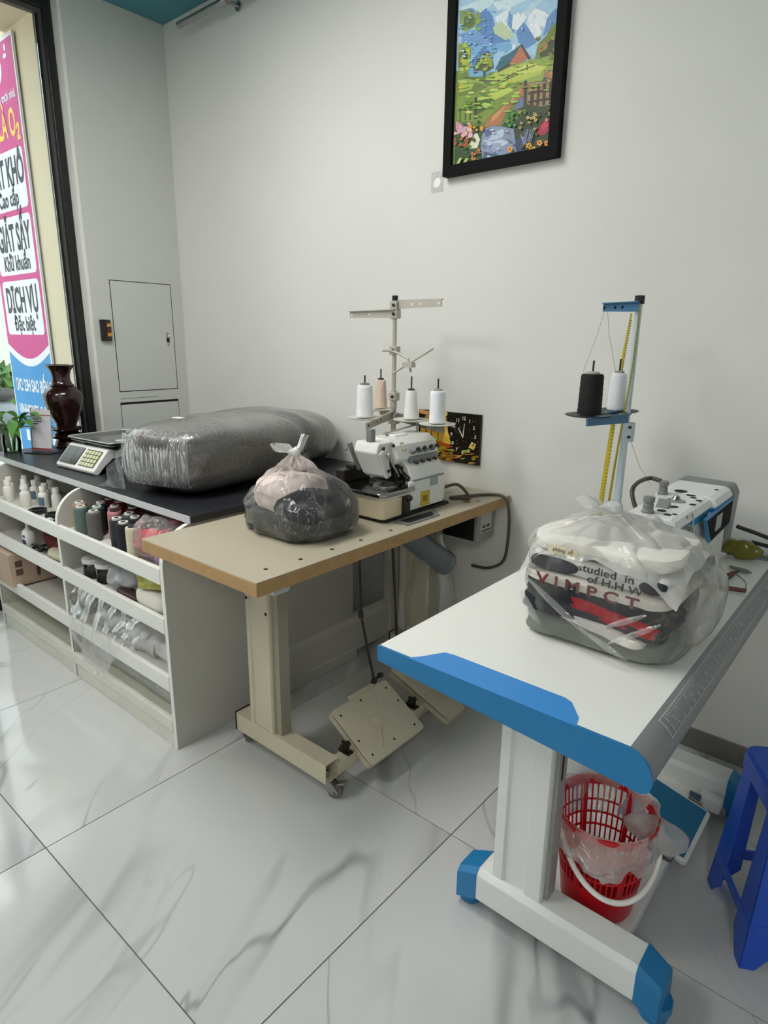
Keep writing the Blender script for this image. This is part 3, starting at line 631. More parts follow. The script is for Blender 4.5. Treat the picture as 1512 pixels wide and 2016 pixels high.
solo('folded_cloth', crumple((-1.925, 1.07, SH[1]+0.034), (0.100, 0.052, 0.034), 23, 0.5, 0.10, 6), mat('white_cloth', (226,222,212), 0.85, bump=(100, 0.3)), 'folded white cloth under the yellow bag', 'cloth', (-1.925, 1.07, SH[1]), smooth=70)
solo('maroon_pouch', crumple((-2.06, 1.045, SH[1]+0.014), (0.10, 0.026, 0.015), 24, 0.7, 0.2), mat('maroon_leather', (62,26,28), 0.5), 'dark maroon pouch lying along the second rail', 'pouch', (-2.06, 1.045, SH[1]), smooth=70)

# third and bottom shelves right bay: rolls of clear film
FILM = plastic('film_roll', (248,248,246), 0.50, 0.3, 1.6, 30, 0.3, (1, 2.2, 2.2), 0.4, gloss=0.25)
solo('film_roll', crumple((-2.15, 1.085, SH[2]+0.050), (0.30, 0.048, 0.046), 31, 0.6, 0.32, 15, 110, 30), FILM, 'loose roll of crinkled clear film on the third shelf', 'plastic roll', (-2.17, 1.075, SH[2]), smooth=70)
SHEET = plastic('film_sheet', (244,244,240), 0.07, 0.3, 1.8, 26, 0.2, (1.6, 1, 0.7), 0.25, gloss=0.35)
def sheetfn(u, v):
    x = -2.50+0.52*u; z = SH[2]+0.16-0.32*v*(0.35+0.65*math.sin(PI*min(1, u*1.1+0.1)))
    y = 0.985-0.010*noise.noise(Vector((u*7, v*5, 2.2)))-0.004*math.sin(u*40+v*6)
    if z > SH[2]+0.05: y += (z-SH[2]-0.05)*0.35
    return (x, y, z)
solo('film_sheet', MB().grid(sheetfn, 50, 26), SHEET, 'clear film sheet hanging over the third rail', 'plastic sheet', (-2.24, 0.985, 0.2), smooth=80, norm=False)
fr0 = thing('film_tube', 'long clear film tube lying on the bottom shelf', 'plastic roll', (-2.15, 1.08, 0.10))
part('wrap', MB().tube([(-2.47, 1.065, 0.128), (-2.15, 1.07, 0.128), (-1.80, 1.065, 0.128)], 0.026, 14, smooth=8), plastic('film_tube_skin', (236,234,220), 0.22, 0.5, 0.7, 18, 0.1, (1, 4, 4)), fr0, smooth=70)
part('flap', MB().grid(lambda u, v: (-2.44+0.63*u, 1.09+0.12*v, 0.103+0.03*(1-v)**2+0.004*math.sin(u*14+v*4)), 40, 8), SHEET, fr0, smooth=80, norm=False)

# ------------------------------------------------------------------ things standing on the counter
vz = thing('wooden_vase', 'dark red polished wooden vase on a carved stand by the window', 'vase', (-3.40, 1.455, 0.82))
VM = mat('maroon_lacquer', (40,15,14), 0.2, spec=0.5, coat=0.4, var=(6, 0.25))
c0 = (-3.40, 1.455, 0.82)
part('stand', MB().lathe([(0.062,0),(0.068,0.006),(0.060,0.03),(0.052,0.042),(0.078,0.050),(0.082,0.060),(0.060,0.072),(0.050,0.080),(0.076,0.090),(0.078,0.098),(0.050,0.108)], c0, 40), mat('dark_wood_stand', (34,16,14), 0.25, coat=0.4), vz, smooth=35)
part('body', MB().lathe([(0.046,0.106),(0.050,0.116),(0.070,0.160),(0.086,0.205),(0.0935,0.245),(0.0935,0.266),(0.086,0.285),(0.070,0.300),(0.055,0.312),(0.052,0.316),(0.054,0.320),(0.049,0.326),(0.043,0.345),(0.043,0.365),(0.050,0.390),(0.066,0.412),(0.072,0.417),(0.066,0.418),(0.040,0.395),(0.034,0.36)], c0, 48), VM, vz, smooth=40)
part('neck_ring', MB().lathe([(0.056,0.312),(0.060,0.316),(0.056,0.320)], c0, 40), VM, vz, smooth=30)

st = thing('sign_holder', 'clear tabletop sign holder with a printed card by the vase', 'sign', (-3.30, 1.285, 0.82))
Ms = RT((-3.30, 1.285, 0.82), 0.48)
part('foot', MB().prism(rrect(-0.075, 0.075, -0.045, 0.035, 0.004), 'z', 0.0, 0.005, Ms), BLACKP, st, bevel=0.001)
Mt = Ms @ RT((0, -0.002, 0.005), rx=math.radians(-6))
part('acrylic', MB().box(-0.062, 0.062, -0.003, 0.003, 0, 0.215, Mt), pane_glass('acrylic', (0.94,0.95,0.96), 1.0), st)
part('card', MB().box(-0.055, 0.055, -0.0045, -0.0032, 0.006, 0.205, Mt), mat('card_paper', (206,204,208), 0.6), st)
part('print', MB().box(-0.055, 0.055, -0.0049, -0.0045, 0.176, 0.181, Mt).box(-0.055, 0.055, -0.0049, -0.0045, 0.006, 0.018, Mt), mat('card_red', (150,72,72), 0.6), st)
tl = MB()
for k, (w, z) in enumerate([(0.035, 0.16), (0.05, 0.148), (0.03, 0.137)]): tl.box(-0.045, -0.045+w, -0.0049, -0.0045, z-0.003, z+0.003, Mt)
part('print', tl, mat('card_ink', (84,88,104), 0.6), st)

pl = thing('potted_plant', 'leafy green plant in a glass jar at the counter end', 'plant', (-3.425, 1.19, 0.82))
pc = Vector((-3.425, 1.19, 0.82))
part('jar', MB().lathe([(0.036,0),(0.040,0.004),(0.043,0.05),(0.040,0.085),(0.042,0.09),(0.039,0.09),(0.037,0.084),(0.040,0.05),(0.036,0.008)], pc, 28), pane_glass('jar_glass', (0.9,0.95,0.92), 1.5), pl, smooth=40)
part('water', MB().lathe([(0.034,0.009),(0.038,0.04),(0.0375,0.055)], pc, 24), pane_glass('water', (0.82,0.9,0.84), 0.8), pl, smooth=40)
LEAF = mat('leaf_green', (88,138,66), 0.4, var=(14, 0.18)); STEM = mat('stem_green', (96,134,60), 0.5)
rnd = random.Random(12)
for k in range(6):
    a = k*1.05+0.3; tip = pc+Vector((0.05*math.cos(a), 0.05*math.sin(a), 0.13+0.05*rnd.random()))
    part('stem', MB().tube([pc+Vector((0.01*math.cos(a), 0.01*math.sin(a), 0.01)), pc+Vector((0.022*math.cos(a), 0.022*math.sin(a), 0.08)), tip], 0.0035, 6, smooth=4), STEM, pl, smooth=60)
    for q in range(3):
        b = a+(q-1)*0.9+rnd.uniform(-.3, .3); L0 = rnd.uniform(0.11, 0.17); w = rnd.uniform(0.022, 0.032); up = rnd.uniform(0.4, 1.1); s0 = tip-Vector((0,0,0.02*q))
        d = Vector((math.cos(b), math.sin(b), 0)); sd = Vector((-math.sin(b), math.cos(b), 0))
        def lf(u, v, s0=s0, d=d, sd=sd, L0=L0, w=w, up=up):
            ww = w*math.sin(PI*min(1, 0.06+0.94*u))**0.8
            p = s0+d*(L0*u)+Vector((0,0,1))*(L0*(up*u-0.9*u*u))+sd*(ww*(2*v-1))+Vector((0,0,0.006*abs(2*v-1)))
            if p.x < XG+0.012: p.x = XG+0.012
            return p
        part('leaf', MB().grid(lf, 9, 3), LEAF, pl, smooth=70, norm=False)

# electronic scale
sl = thing('weighing_scale', 'white electronic price scale with keypad and flat pan', 'scale', (-2.78, 1.35, 0.82))
sx0, sx1 = -2.905, -2.595
Mz = RT((-2.75, 1.36, 0.82), 0.06)
prof = [(-0.175, 0.006), (-0.168, 0.0), (-0.155, 0.0), (-0.125, 0.030), (-0.085, 0.058), (-0.02, 0.066), (0.10, 0.066), (0.13, 0.0), (0.15, 0.0), (0.155, 0.08), (0.14, 0.092), (-0.075, 0.092), (-0.095, 0.100), (-0.105, 0.098), (-0.178, 0.016)]
part('body', MB().prism(prof, 'x', -0.155, 0.155, Mz), WHITEP, sl, smooth=25, bevel=0.003)
part('foot', MB().box(-0.14, 0.14, -0.12, 0.12, 0.002, 0.064, Mz), BLACKP, sl)
ang = math.atan2(0.098-0.016, -0.105+0.178)
Mf = Mz @ Matrix.Translation((0, -0.1415, 0.057)) @ Euler((ang, 0, 0)).to_matrix().to_4x4()
part('display', MB().prism(rrect(-0.142, -0.005, -0.043, 0.045, 0.004), 'z', 0.0, 0.0035, Mf), mat('display_black', (26,26,24), 0.15, spec=0.6), sl)
win3 = MB()
for k in range(3): win3.prism(rrect(-0.132, -0.05, -0.036+0.027*k, -0.016+0.027*k, 0.002), 'z', 0.0035, 0.0042, Mf)
part('display_window', win3, mat('display_grey', (60,62,56), 0.2), sl)
part('keypad', MB().prism(rrect(0.016, 0.135, -0.040, 0.042, 0.003), 'z', 0.0, 0.003, Mf), mat('keypad_olive', (88,96,62), 0.5), sl)
kp = MB()
for i in range(5):
    for j in range(4): kp.prism(rrect(0.020+0.023*i, 0.038+0.023*i, -0.037+0.0195*j, -0.022+0.0195*j, 0.002), 'z', 0.003, 0.0045, Mf)
part('keys', kp, mat('key_cream', (206,208,170), 0.5), sl)
part('pillar', MB().cyl((0.0, 0.02, 0.09), (0.0, 0.02, 0.112), 0.05, n=20, M=Mz).box(-0.12, -0.10, -0.06, -0.05, 0.088, 0.112, Mz).box(0.10, 0.12, -0.06, -0.05, 0.088, 0.112, Mz), BLACKP, sl, smooth=40)
PANM = mat('pan_grey', (128,130,126), 0.22, metal=0.55)
pan_o = part('pan', MB().prism(rrect(-0.165, 0.175, -0.10, 0.17, 0.02, 5), 'z', 0.112, 0.116, Mz), PANM, sl)
rim = [(x, y, 0.128) for x, y in rrect(-0.175, 0.185, -0.11, 0.18, 0.03, 5)]
inn = [(x, y, 0.116) for x, y in rrect(-0.160, 0.170, -0.095, 0.165, 0.02, 5)]
nn = len(rim); mbp = MB(); mbp.add(rim+inn, [(i, (i+1)%nn, nn+(i+1)%nn, nn+i) for i in range(nn)], Mz)
part('pan_rim', mbp, PANM, pan_o)
part('pan_edge', MB().tube([Mz @ Vector(p) for p in rim], 0.0028, 6, closed=True), mat('pan_edge', (206,206,200), 0.3, metal=0.4), pan_o, smooth=60)
part('pan_mark', MB().lathe([(0.028, 0.1162), (0.028, 0.1168), (0.001, 0.1168)], (0.06, 0.02, 0), 20, Mz), mat('pan_mark', (206,206,204), 0.4), pan_o)
solo('chrome_bar', MB().prism(rrect(-2.66, -2.44, 0.949, 0.974, 0.008), 'y', 1.515, 1.535), CHROME, 'bright chrome bar lying on the scale pan behind the bundle', 'metal bar', (-2.55, 1.525, 0.949), smooth=40)

# ------------------------------------------------------------------ big wrapped bundle on the counter
def sp(x, k): return math.copysign(abs(x)**k, x)
def bundle_fn(grow):
    A = Vector((-2.055, 1.165, 0.8215)); B = Vector((-2.36, 2.13, 0.8215)); d = (B-A); d.z = 0; sd = Vector((d.y, -d.x, 0)).normalized()
    def fn(u, v):
        t = 0.5-0.5*math.cos(PI*v); th = 2*PI*u
        w = 2*t-1; cap = max(0.0, 1-abs(w)**7)**0.30
        a = (0.196+0.085*t)*cap+grow; h = (0.118+0.020*math.sin(PI*min(1, t*0.95))-0.012*t)*(0.25+0.75*cap)+grow
        e = 0.55+0.25*t
        x = a*sp(math.cos(th), e); z = h*sp(math.sin(th), e)
        cr = math.exp(-((t-0.56-0.10*math.cos(th))/0.035)**2)*0.020*(1 if math.sin(th) > -0.3 else 0.2)
        k = 1-cr/0.2
        p = A+d*t+sd*(x*k)+Vector((0, 0, 0.128-0.012*t+z*k))
        n = noise.noise(p*5.0)*0.014+noise.noise(p*13.0)*0.004
        p += (sd*math.cos(th)+Vector((0,0,math.sin(th))))*n
        p.z = max(p.z, 0.8225-grow*0.3); p.y = min(p.y, YW-0.012+grow*0.5)
        return p
    return fn
FLEECE = mat('grey_fleece', (138,133,131), 0.95, spec=0.1, bump=(150, 1.0, 0.006), var=(110, 0.30))
bd = thing('wrapped_blanket', 'large grey fleece blanket wrapped in clear plastic on the counter', 'blanket', (-2.2, 1.65, 0.82))
part('blanket', MB().grid(bundle_fn(0.0), 64, 72, cu=True), FLEECE, bd, smooth=80)
WRAP = plastic('bundle_wrap', (240,240,240), 0.06, 0.35, 0.5, 12, 0.12, (3.0, 3.0, 0.5), 0.75, milk=0.6, gloss=1.9, ior=1.55)
part('plastic_wrap', MB().grid(bundle_fn(0.009), 64, 72, cu=True), WRAP, bd, smooth=80)
def flapfn(u, v):
    p = Vector((-2.235, 1.14, 0.985)).lerp(Vector((-2.20, 1.125, 0.835)), v)
    q = Vector((-2.36, 1.10, 0.832))
    r = p.lerp(q, u*(0.55+0.45*v)); r.y -= 0.012*math.sin(u*9+v*5)*u; return r
def pleatfn(u, v):
    A = Vector((-2.055, 1.165, 0)); dn = Vector((-0.3014, 0.9535, 0)); sd = Vector((0.9535, 0.3014, 0))
    s = -0.165+0.30*u; z = 0.862+0.180*v
    rip = 0.0032*math.sin(s*420+5*noise.noise(Vector((s*9, z*3, 1.0))))*(0.35+0.65*max(0.0, noise.noise(Vector((s*14, z*6, 4.0)))+0.5))+0.004*noise.noise(Vector((s*16, z*8, 2.0)))
    bow = 0.020*(2*v-1)**2+0.020*(2*u-1)**4
    p = A-dn*(0.006-bow+rip)+sd*s; return (p.x, p.y, z)
part('pleated_front', MB().grid(pleatfn, 160, 30), plastic('pleat_glint_film', (252,252,252), 0.06, 0.7, 2.2, 7, 0.1, (12, 12, 0.5), 0.5, milk=1.5, gloss=3.0, ior=1.6, cw=0.07), bd, smooth=80, norm=False)  # window glints on the pleats are painted as white streaks in the film
part('plastic_corner', MB().grid(flapfn, 16, 16), plastic('wrap_corner', (236,240,242), 0.08, 0.3, 0.8, 20, 0.1), bd, smooth=80, norm=False)
part('tag', MB().prism(rrect(-2.19, -2.14, 1.33, 1.36, 0.004), 'z', 1.083, 1.0845, RT((0,0,0))), mat('tag_paper', (226,224,216), 0.7), bd)

# ================================================================== TABLE 1: beige overlock table
t1 = thing('sewing_table', 'beige castored sewing table with wooden edges holding the overlock machine', 'table', (-1.45, 1.55, 0))
X0, X1, Y0, Y1 = -1.742, -1.193, 0.924, 2.192
part('tabletop', MB().box(X0, X1, Y0, Y1, 0.750, 0.7875), MDF, t1, bevel=0.0015)
part('laminate', MB().box(X0+0.001, X1-0.001, Y0+0.001, Y1-0.001, 0.7876, 0.790), LAMC, t1)
scr = [(-1.255, 1.005), (-1.245, 1.12), (-1.242, 1.24), (-1.238, 1.36), (-1.236, 1.50)]
for x, y in scr: part('screw', MB().cyl((x, y, 0.790), (x, y, 0.7912), 0.006, n=12), DKSTEEL, t1)
part('oil_hole', MB().cyl((-1.262, 1.98, 0.790), (-1.262, 1.98, 0.7908), 0.016, n=18), mat('worn_hole', (120,96,66), 0.8), t1)
for x, y in ((-1.235, 2.02), (-1.30, 2.12)): part('screw', MB().cyl((x, y, 0.790), (x, y, 0.791), 0.006, n=10), mat('worn_hole', (0,0,0)), t1)
def leg1(y):
    post = [(-1.548, y), (-1.544, y-0.006), (-1.528, y-0.006), (-1.524, y), (-1.456, y), (-1.452, y-0.006), (-1.436, y-0.006), (-1.432, y), (-1.432, y+0.05), (-1.548, y+0.05)]
    part('leg', MB().prism(post, 'z', 0.132, 0.750), CREAMM, t1, bevel=0.001)
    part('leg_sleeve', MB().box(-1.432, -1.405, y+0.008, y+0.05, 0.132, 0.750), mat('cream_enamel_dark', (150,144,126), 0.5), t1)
    for x, z, m in ((-1.538, 0.726, STEEL), (-1.444, 0.700, STEEL)):
        part('bolt', MB().cyl((x, y-0.007, z), (x, y-0.014, z), 0.0085, n=8).cyl((x, y-0.014, z), (x, y-0.018, z), 0.005, n=8), DKSTEEL, t1)
    for x, z in ((-1.538, 0.585), (-1.444, 0.555)): part('bolt_hole', MB().cyl((x, y-0.0062, z), (x, y-0.0070, z), 0.0055, n=10), HOLE, t1)
    # hollow square foot tube
    a, b, w = y-0.004, y+0.052, 0.003
    ft = MB().box(-1.632, -1.192, a, a+w, 0.066, 0.132).box(-1.632, -1.192, b-w, b, 0.066, 0.132).box(-1.632, -1.192, a+w, b-w, 0.066, 0.069).box(-1.632, -1.192, a+w, b-w, 0.129, 0.132).box(-1.632, -1.629, a+w, b-w, 0.069, 0.129)
    part('foot_tube', ft, CREAMM, t1)
    part('foot_cap', MB().box(-1.634, -1.628, a-0.002, b+0.002, 0.066, 0.134), BLACKP, t1)
    for cx, rz in ((-1.215, 0.5), (-1.605, 2.4)):
        cy = y+0.024
        M = RT((cx, cy, 0), rz)
        fk = part('caster', MB().lathe([(0.006, 0.058), (0.020, 0.058), (0.022, 0.062), (0.018, 0.068)], (0, 0, 0), 16, M).lathe([(0.007, 0.066), (0.007, 0.09)], (0,0,0), 10, M)
            .prism([(0.004, 0.060), (0.020, 0.055), (0.040, 0.030), (0.038, 0.018), (0.016, 0.018), (-0.010, 0.045), (-0.012, 0.060)], 'y', -0.018, -0.014, M)
            .prism([(0.004, 0.060), (0.020, 0.055), (0.040, 0.030), (0.038, 0.018), (0.016, 0.018), (-0.010, 0.045), (-0.012, 0.060)], 'y', 0.014, 0.018, M)
            .box(-0.014, 0.020, -0.018, 0.018, 0.056, 0.060, M).prism([(0.03, 0.04), (0.06, 0.055), (0.062, 0.06), (0.03, 0.05)], 'y', -0.008, 0.008, M), STEEL, t1, smooth=30)
        part('wheel', MB().cyl((0.028, -0.012, 0.0235), (0.028, 0.012, 0.0235), 0.0235, n=24, M=M).cyl((0.028, -0.02, 0.0235), (0.028, 0.02, 0.0235), 0.005, n=10, M=M), mat('caster_wheel', (112,102,92), 0.6), fk, smooth=40, bevel=0.002)
leg1(1.155); leg1(1.985)
part('crossbar', MB().box(-1.232, -1.192, 1.207, 1.985, 0.066, 0.112), CREAMM, t1, bevel=0.003)
def pedal(y0, y1, xt, zt, xh, zh, name='pedal'):
    L = math.hypot(xh-xt, zt-zh); an = math.atan2(zt-zh, xh-xt)
    M = Matrix.Translation((xt, y0, zt)) @ Euler((0, an, 0)).to_matrix().to_4x4()      # local x: toe -> heel
    w = y1-y0
    p = part(name, MB().prism(rrect(0, L, 0, w, 0.014), 'z', -0.006, 0.0, M), CREAMM, t1, smooth=30, bevel=0.0015)
    rim0 = rrect(0, L, 0, w, 0.014, 4); n = len(rim0)
    mb = MB(); mb.add([(q[0], q[1], -0.001) for q in rim0]+[(q[0], q[1], -0.026) for q in rim0], [(i, (i+1)%n, n+(i+1)%n, n+i) for i in range(n)], M)
    part('skirt', mb, CREAMM, p, smooth=40)
    return p, M, L, w
pd, M1, L1, W1 = pedal(1.292, 1.572, -1.312, 0.200, -1.128, 0.082)
for sgn in (1, -1):
    ang = math.radians(38)*sgn
    for k in (1, -1):
        c = Vector((L1/2, W1/2, 0)); dd = Vector((math.cos(ang)*k, math.sin(ang)*k, 0))
        part('rib', MB().tube([M1 @ (c+dd*0.006), M1 @ (c+dd*0.098)], 0.0042, 6), CREAMM, pd, smooth=60)
part('boss', MB().lathe([(0.026, 0), (0.022, 0.003), (0.001, 0.0034)], (L1/2, W1/2, 0), 18, M1), CREAMM, pd, smooth=40)
for fx, fy in ((0.03, 0.025), (0.03, 0.255), (0.02, 0.13), (0.19, 0.03), (0.19, 0.14), (0.19, 0.25), (0.13, 0.02), (0.09, 0.262)):
    part('hole', MB().cyl(M1 @ Vector((fx, fy, 0.0)), M1 @ Vector((fx, fy, 0.0007)), 0.004, n=10), HOLE, pd)
part('toe_rail', MB().box(-0.012, 0.004, 0.09, 0.24, 0.0, 0.006, M1), CREAMM, pd, bevel=0.002)
def bracket(y, m=DKSTEEL):
    part('pedal_bracket', MB().box(-1.232, -1.19, y-0.012, y+0.012, 0.112, 0.118).box(-1.226, -1.196, y-0.005, y, 0.112, 0.150).cyl((-1.211, y-0.02, 0.138), (-1.211, y+0.012, 0.138), 0.010, n=12).cyl((-1.211, y-0.03, 0.138), (-1.211, y-0.02, 0.138), 0.006, n=8), m, t1, smooth=30)
bracket(1.262); bracket(1.605)
pd2, M2, L2, W2 = pedal(1.655, 1.765, -1.36, 0.185, -1.085, 0.085)
for k in range(4): part('rib', MB().box(0.05+0.055*k, 0.056+0.055*k, 0.015, 0.095, 0.0, 0.0025, M2), CREAMM, pd2)
rod = part('treadle_rod', MB().cyl((-1.318, 1.515, 0.225), (-1.365, 1.50, 0.46), 0.0045, n=8).cyl((-1.362, 1.50, 0.44), (-1.372, 1.497, 0.751), 0.0035, n=8).cyl((-1.36, 1.497, 0.45), (-1.365, 1.497, 0.475), 0.009, n=10), DKSTEEL, t1, smooth=50)
part('ball_joint', MB().ell((-1.315, 1.515, 0.215), (0.011, 0.011, 0.013), 12, 8).cyl((-1.315, 1.50, 0.215), (-1.315, 1.545, 0.222), 0.005, n=8).cyl((-1.32, 1.548, 0.222), (-1.308, 1.548, 0.226), 0.010, n=8), BLACKP, rod, smooth=50)
part('treadle_chain', MB().tube([(-1.36, 1.70, 0.205), (-1.375, 1.70, 0.45), (-1.40, 1.70, 0.751)], 0.005, 8, smooth=4), DKSTEEL, t1, smooth=50)
part('link_cable', MB().tube([(-1.375, 1.545, 0.751), (-1.385, 1.56, 0.70), (-1.385, 1.585, 0.668), (-1.385, 1.655, 0.655), (-1.39, 1.70, 0.685)], 0.003, 6, smooth=5).ell((-1.385, 1.657, 0.655), (0.007,0.007,0.007), 8, 6), BLACKP, t1, smooth=60)
part('drawer', MB().box(-1.315, -1.238, 1.015, 1.075, 0.712, 0.750), mat('drawer_plastic', (186,194,200), 0.35), t1, bevel=0.006)

# overlock machine ------------------------------------------------------------------
OV = thing('overlock_machine', 'white industrial overlock sewing machine on the beige table', 'sewing machine', (-1.40, 1.72, 0.79))
IV = mat('machine_white', (226,226,220), 0.35, spec=0.5, bump=(40, 0.03)); IVC = mat('machine_cream', (222,206,176), 0.4)
SHADE = mat('machine_grey', (124,126,126), 0.4)
part('base_gasket', MB().prism(rrect(-1.486, -1.300, 1.545, 1.885, 0.02), 'z', 0.7905, 0.802), BLACKP, OV)
part('base_tray', MB().prism(rrect(-1.492, -1.296, 1.532, 1.690, 0.025, 5), 'z', 0.802, 0.872), IVC, OV, smooth=30, bevel=0.005, seg=3)
part('tray_rim', MB().prism(rrect(-1.498, -1.290, 1.524, 1.690, 0.028, 5), 'z', 0.872, 0.881), IV, OV, smooth=30, bevel=0.002)
cp = part('cloth_plate', MB().prism(rrect(-1.515, -1.282, 1.512, 1.700, 0.026, 6), 'z', 0.881, 0.896), mat('polished_plate', (150,150,148), 0.16, metal=1.0), OV, smooth=30, bevel=0.003)
part('throat_plate', MB().prism(rrect(-1.40, -1.33, 1.585, 1.668, 0.02, 5), 'z', 0.896, 0.900), STEEL, cp, bevel=0.001)
# lower body with the slanted looper cover facing the operator
part('body', MB().prism([(-1.500, 0.802), (-1.318, 0.802), (-1.300, 0.815), (-1.300, 0.900), (-1.322, 0.950), (-1.345, 0.975), (-1.50, 0.975)], 'y', 1.695, 1.890), IV, OV, bevel=0.006, seg=3)
part('looper_cover', MB().prism([(-1.301, 0.806), (-1.292, 0.812), (-1.292, 0.905), (-1.301, 0.915)], 'y', 1.665, 1.868), IV, OV, bevel=0.004)
part('cover_gap', MB().box(-1.320, -1.299, 1.655, 1.668, 0.806, 0.900), BLACKP, OV)
part('hinge', MB().cyl((-1.288, 1.640, 0.858), (-1.288, 1.668, 0.858), 0.010, n=12).box(-1.30, -1.284, 1.63, 1.662, 0.80, 0.868), DKSTEEL, OV, smooth=30, bevel=0.001)
part('seam', MB().box(-1.3005, -1.2912, 1.69, 1.866, 0.912, 0.915), SHADE, OV)
ST = mat('sticker_yellow', (206,178,44), 0.5)
part('sticker', MB().box(-1.2925, -1.2912, 1.728, 1.782, 0.815, 0.868), ST, OV, label='yellow warning sticker')
part('sticker_print', MB().box(-1.2915, -1.2908, 1.742, 1.768, 0.83, 0.852), mat('sticker_ink', (150,120,26), 0.6), OV)
part('sticker', MB().box(-1.2925, -1.2912, 1.782, 1.830, 0.880, 0.908), mat('sticker_grey', (150,164,170), 0.5), OV, label='pale grey sticker')
# upper arm: a rounded box leaning over the plate, with head at the needle end
part('arm', MB().prism([(-1.495, 0.965), (-1.350, 0.965), (-1.335, 0.985), (-1.352, 1.030), (-1.385, 1.050), (-1.470, 1.050), (-1.495, 1.030)], 'y', 1.655, 1.895), IV, OV, bevel=0.008, seg=3)
part('head', MB().prism([(1.575, 1.012), (1.588, 1.045), (1.665, 1.045), (1.675, 0.925), (1.642, 0.915), (1.622, 0.930)], 'x', -1.470, -1.365), IV, OV, bevel=0.006, seg=3)
part('head_cover', MB().prism([(1.582, 1.010), (1.618, 1.030), (1.648, 0.928), (1.622, 0.920)], 'x', -1.364, -1.356), IV, OV, bevel=0.003)
part('emblem', MB().lathe([(0.017, 0), (0.017, 0.002), (0.0135, 0.002)], (0,0,0), 24, RT((-1.352, 1.700, 1.022), 0, 0, math.radians(62))), mat('emblem_gold', (176,168,120), 0.35, metal=0.5), OV, smooth=30)
part('emblem', MB().lathe([(0.0125, 0.0005), (0.0125, 0.0022), (0.001, 0.0022)], (0,0,0), 20, RT((-1.352, 1.700, 1.022), 0, 0, math.radians(62))), mat('emblem_cream', (226,222,200), 0.4), OV, smooth=30)
part('arm_lip', MB().prism([(-1.360, 0.958), (-1.330, 0.966), (-1.338, 0.992), (-1.362, 0.99)], 'y', 1.715, 1.885), SHADE, OV, bevel=0.003)
for k in range(4):
    y = 1.735+0.037*k
    dl = part('tension_dial', MB().lathe([(0.011, 0), (0.011, 0.012), (0.008, 0.018), (0.005, 0.028)], (0,0,0), 14, RT((-1.340, y, 1.004), 0, 0, math.radians(66))), SHADE, OV, smooth=35)
    part('knob', MB().lathe([(0.0065, 0.026), (0.0065, 0.036), (0.004, 0.038)], (0,0,0), 12, RT((-1.340, y, 1.004), 0, 0, math.radians(66))), BLACKP, dl, smooth=35)
    part('thread_guide', MB().cyl((-1.332, y+0.008, 0.968), (-1.318, y+0.008, 0.966), 0.006, n=10), DKSTEEL, OV, smooth=35)
# needle area mechanics
part('needle_gear', MB().box(-1.41, -1.345, 1.655, 1.715, 0.905, 0.955).cyl((-1.36, 1.645, 0.98), (-1.365, 1.648, 0.90), 0.004, n=8).cyl((-1.385, 1.655, 0.94), (-1.385, 1.655, 0.899), 0.008, n=10).box(-1.44, -1.33, 1.625, 1.69, 0.899, 0.912).cyl((-1.345, 1.69, 0.93), (-1.315, 1.69, 0.915), 0.010, n=12), DKSTEEL, OV, smooth=30, bevel=0.001)
part('presser_foot', MB().prism([(1.60, 0.897), (1.70, 0.897), (1.70, 0.906), (1.62, 0.908), (1.60, 0.902)], 'x', -1.40, -1.375).cyl((-1.388, 1.655, 0.905), (-1.388, 1.655, 0.97), 0.007, n=10), STEEL, OV, smooth=30)
part('needle_lever', MB().cyl((-1.345, 1.618, 1.0), (-1.340, 1.665, 0.925), 0.0035, n=8).ell((-1.345, 1.617, 1.002), (0.008,0.008,0.011), 10, 8).cyl((-1.345, 1.672, 0.95), (-1.335, 1.70, 0.905), 0.003, n=8), STEEL, OV, smooth=40)
for y, z in ((1.628, 0.948), (1.640, 0.962), (1.600, 1.028), (1.652, 1.032)): part('screw', MB().cyl((-1.358, y, z), (-1.352, y, z), 0.006, n=10), DKSTEEL, OV)
part('rear_plate', MB().box(-1.54, -1.50, 1.560, 1.70, 0.896, 0.940).box(-1.53, -1.49, 1.60, 1.66, 0.94, 0.955), DKSTEEL, OV, bevel=0.004)
part('lift_lever', MB().prism([(1.562, 1.035), (1.578, 1.040), (1.590, 1.010), (1.625, 0.94), (1.615, 0.935), (1.578, 1.005)], 'x', -1.487, -1.478).ell((-1.482, 1.552, 1.018), (0.007,0.007,0.007), 8, 6), SHADE, OV, smooth=30)
part('top_stub', MB().box(-1.425, -1.40, 1.590, 1.612, 1.045, 1.088), SHADE, OV, bevel=0.003)
part('thread_rail', MB().cyl((-1.44, 1.70, 1.058), (-1.43, 1.895, 1.078), 0.0035, n=8).cyl((-1.43, 1.88, 1.045), (-1.43, 1.88, 1.085), 0.004, n=8).cyl((-1.44, 1.715, 1.045), (-1.44, 1.715, 1.064), 0.004, n=8), STEEL, OV, smooth=40)
part('top_cap', MB().box(-1.465, -1.40, 1.72, 1.79, 1.049, 1.056), WHITEP, OV, bevel=0.004)
part('handwheel', MB().cyl((-1.395, 1.890, 0.895), (-1.395, 1.925, 0.895), 0.072, 0.060, n=32).cyl((-1.395, 1.925, 0.895), (-1.395, 1.935, 0.895), 0.03, n=20), SHADE, OV, smooth=40, bevel=0.003)
part('belt_guard', MB().prism([(-1.47, 0.80), (-1.315, 0.80), (-1.31, 0.86), (-1.34, 0.945), (-1.40, 0.965), (-1.47, 0.95)], 'y', 1.888, 1.905), SHADE, OV, bevel=0.004)
part('foot_wedge', MB().prism([(1.80, 0.7905), (1.915, 0.7905), (1.905, 0.802), (1.80, 0.802)], 'x', -1.40, -1.296), BLACKP, OV)
slot = thing('table_insert', 'grey framed scrap slot set in the beige table beside the machine', 'table insert', (-1.262, 1.70, 0.79))
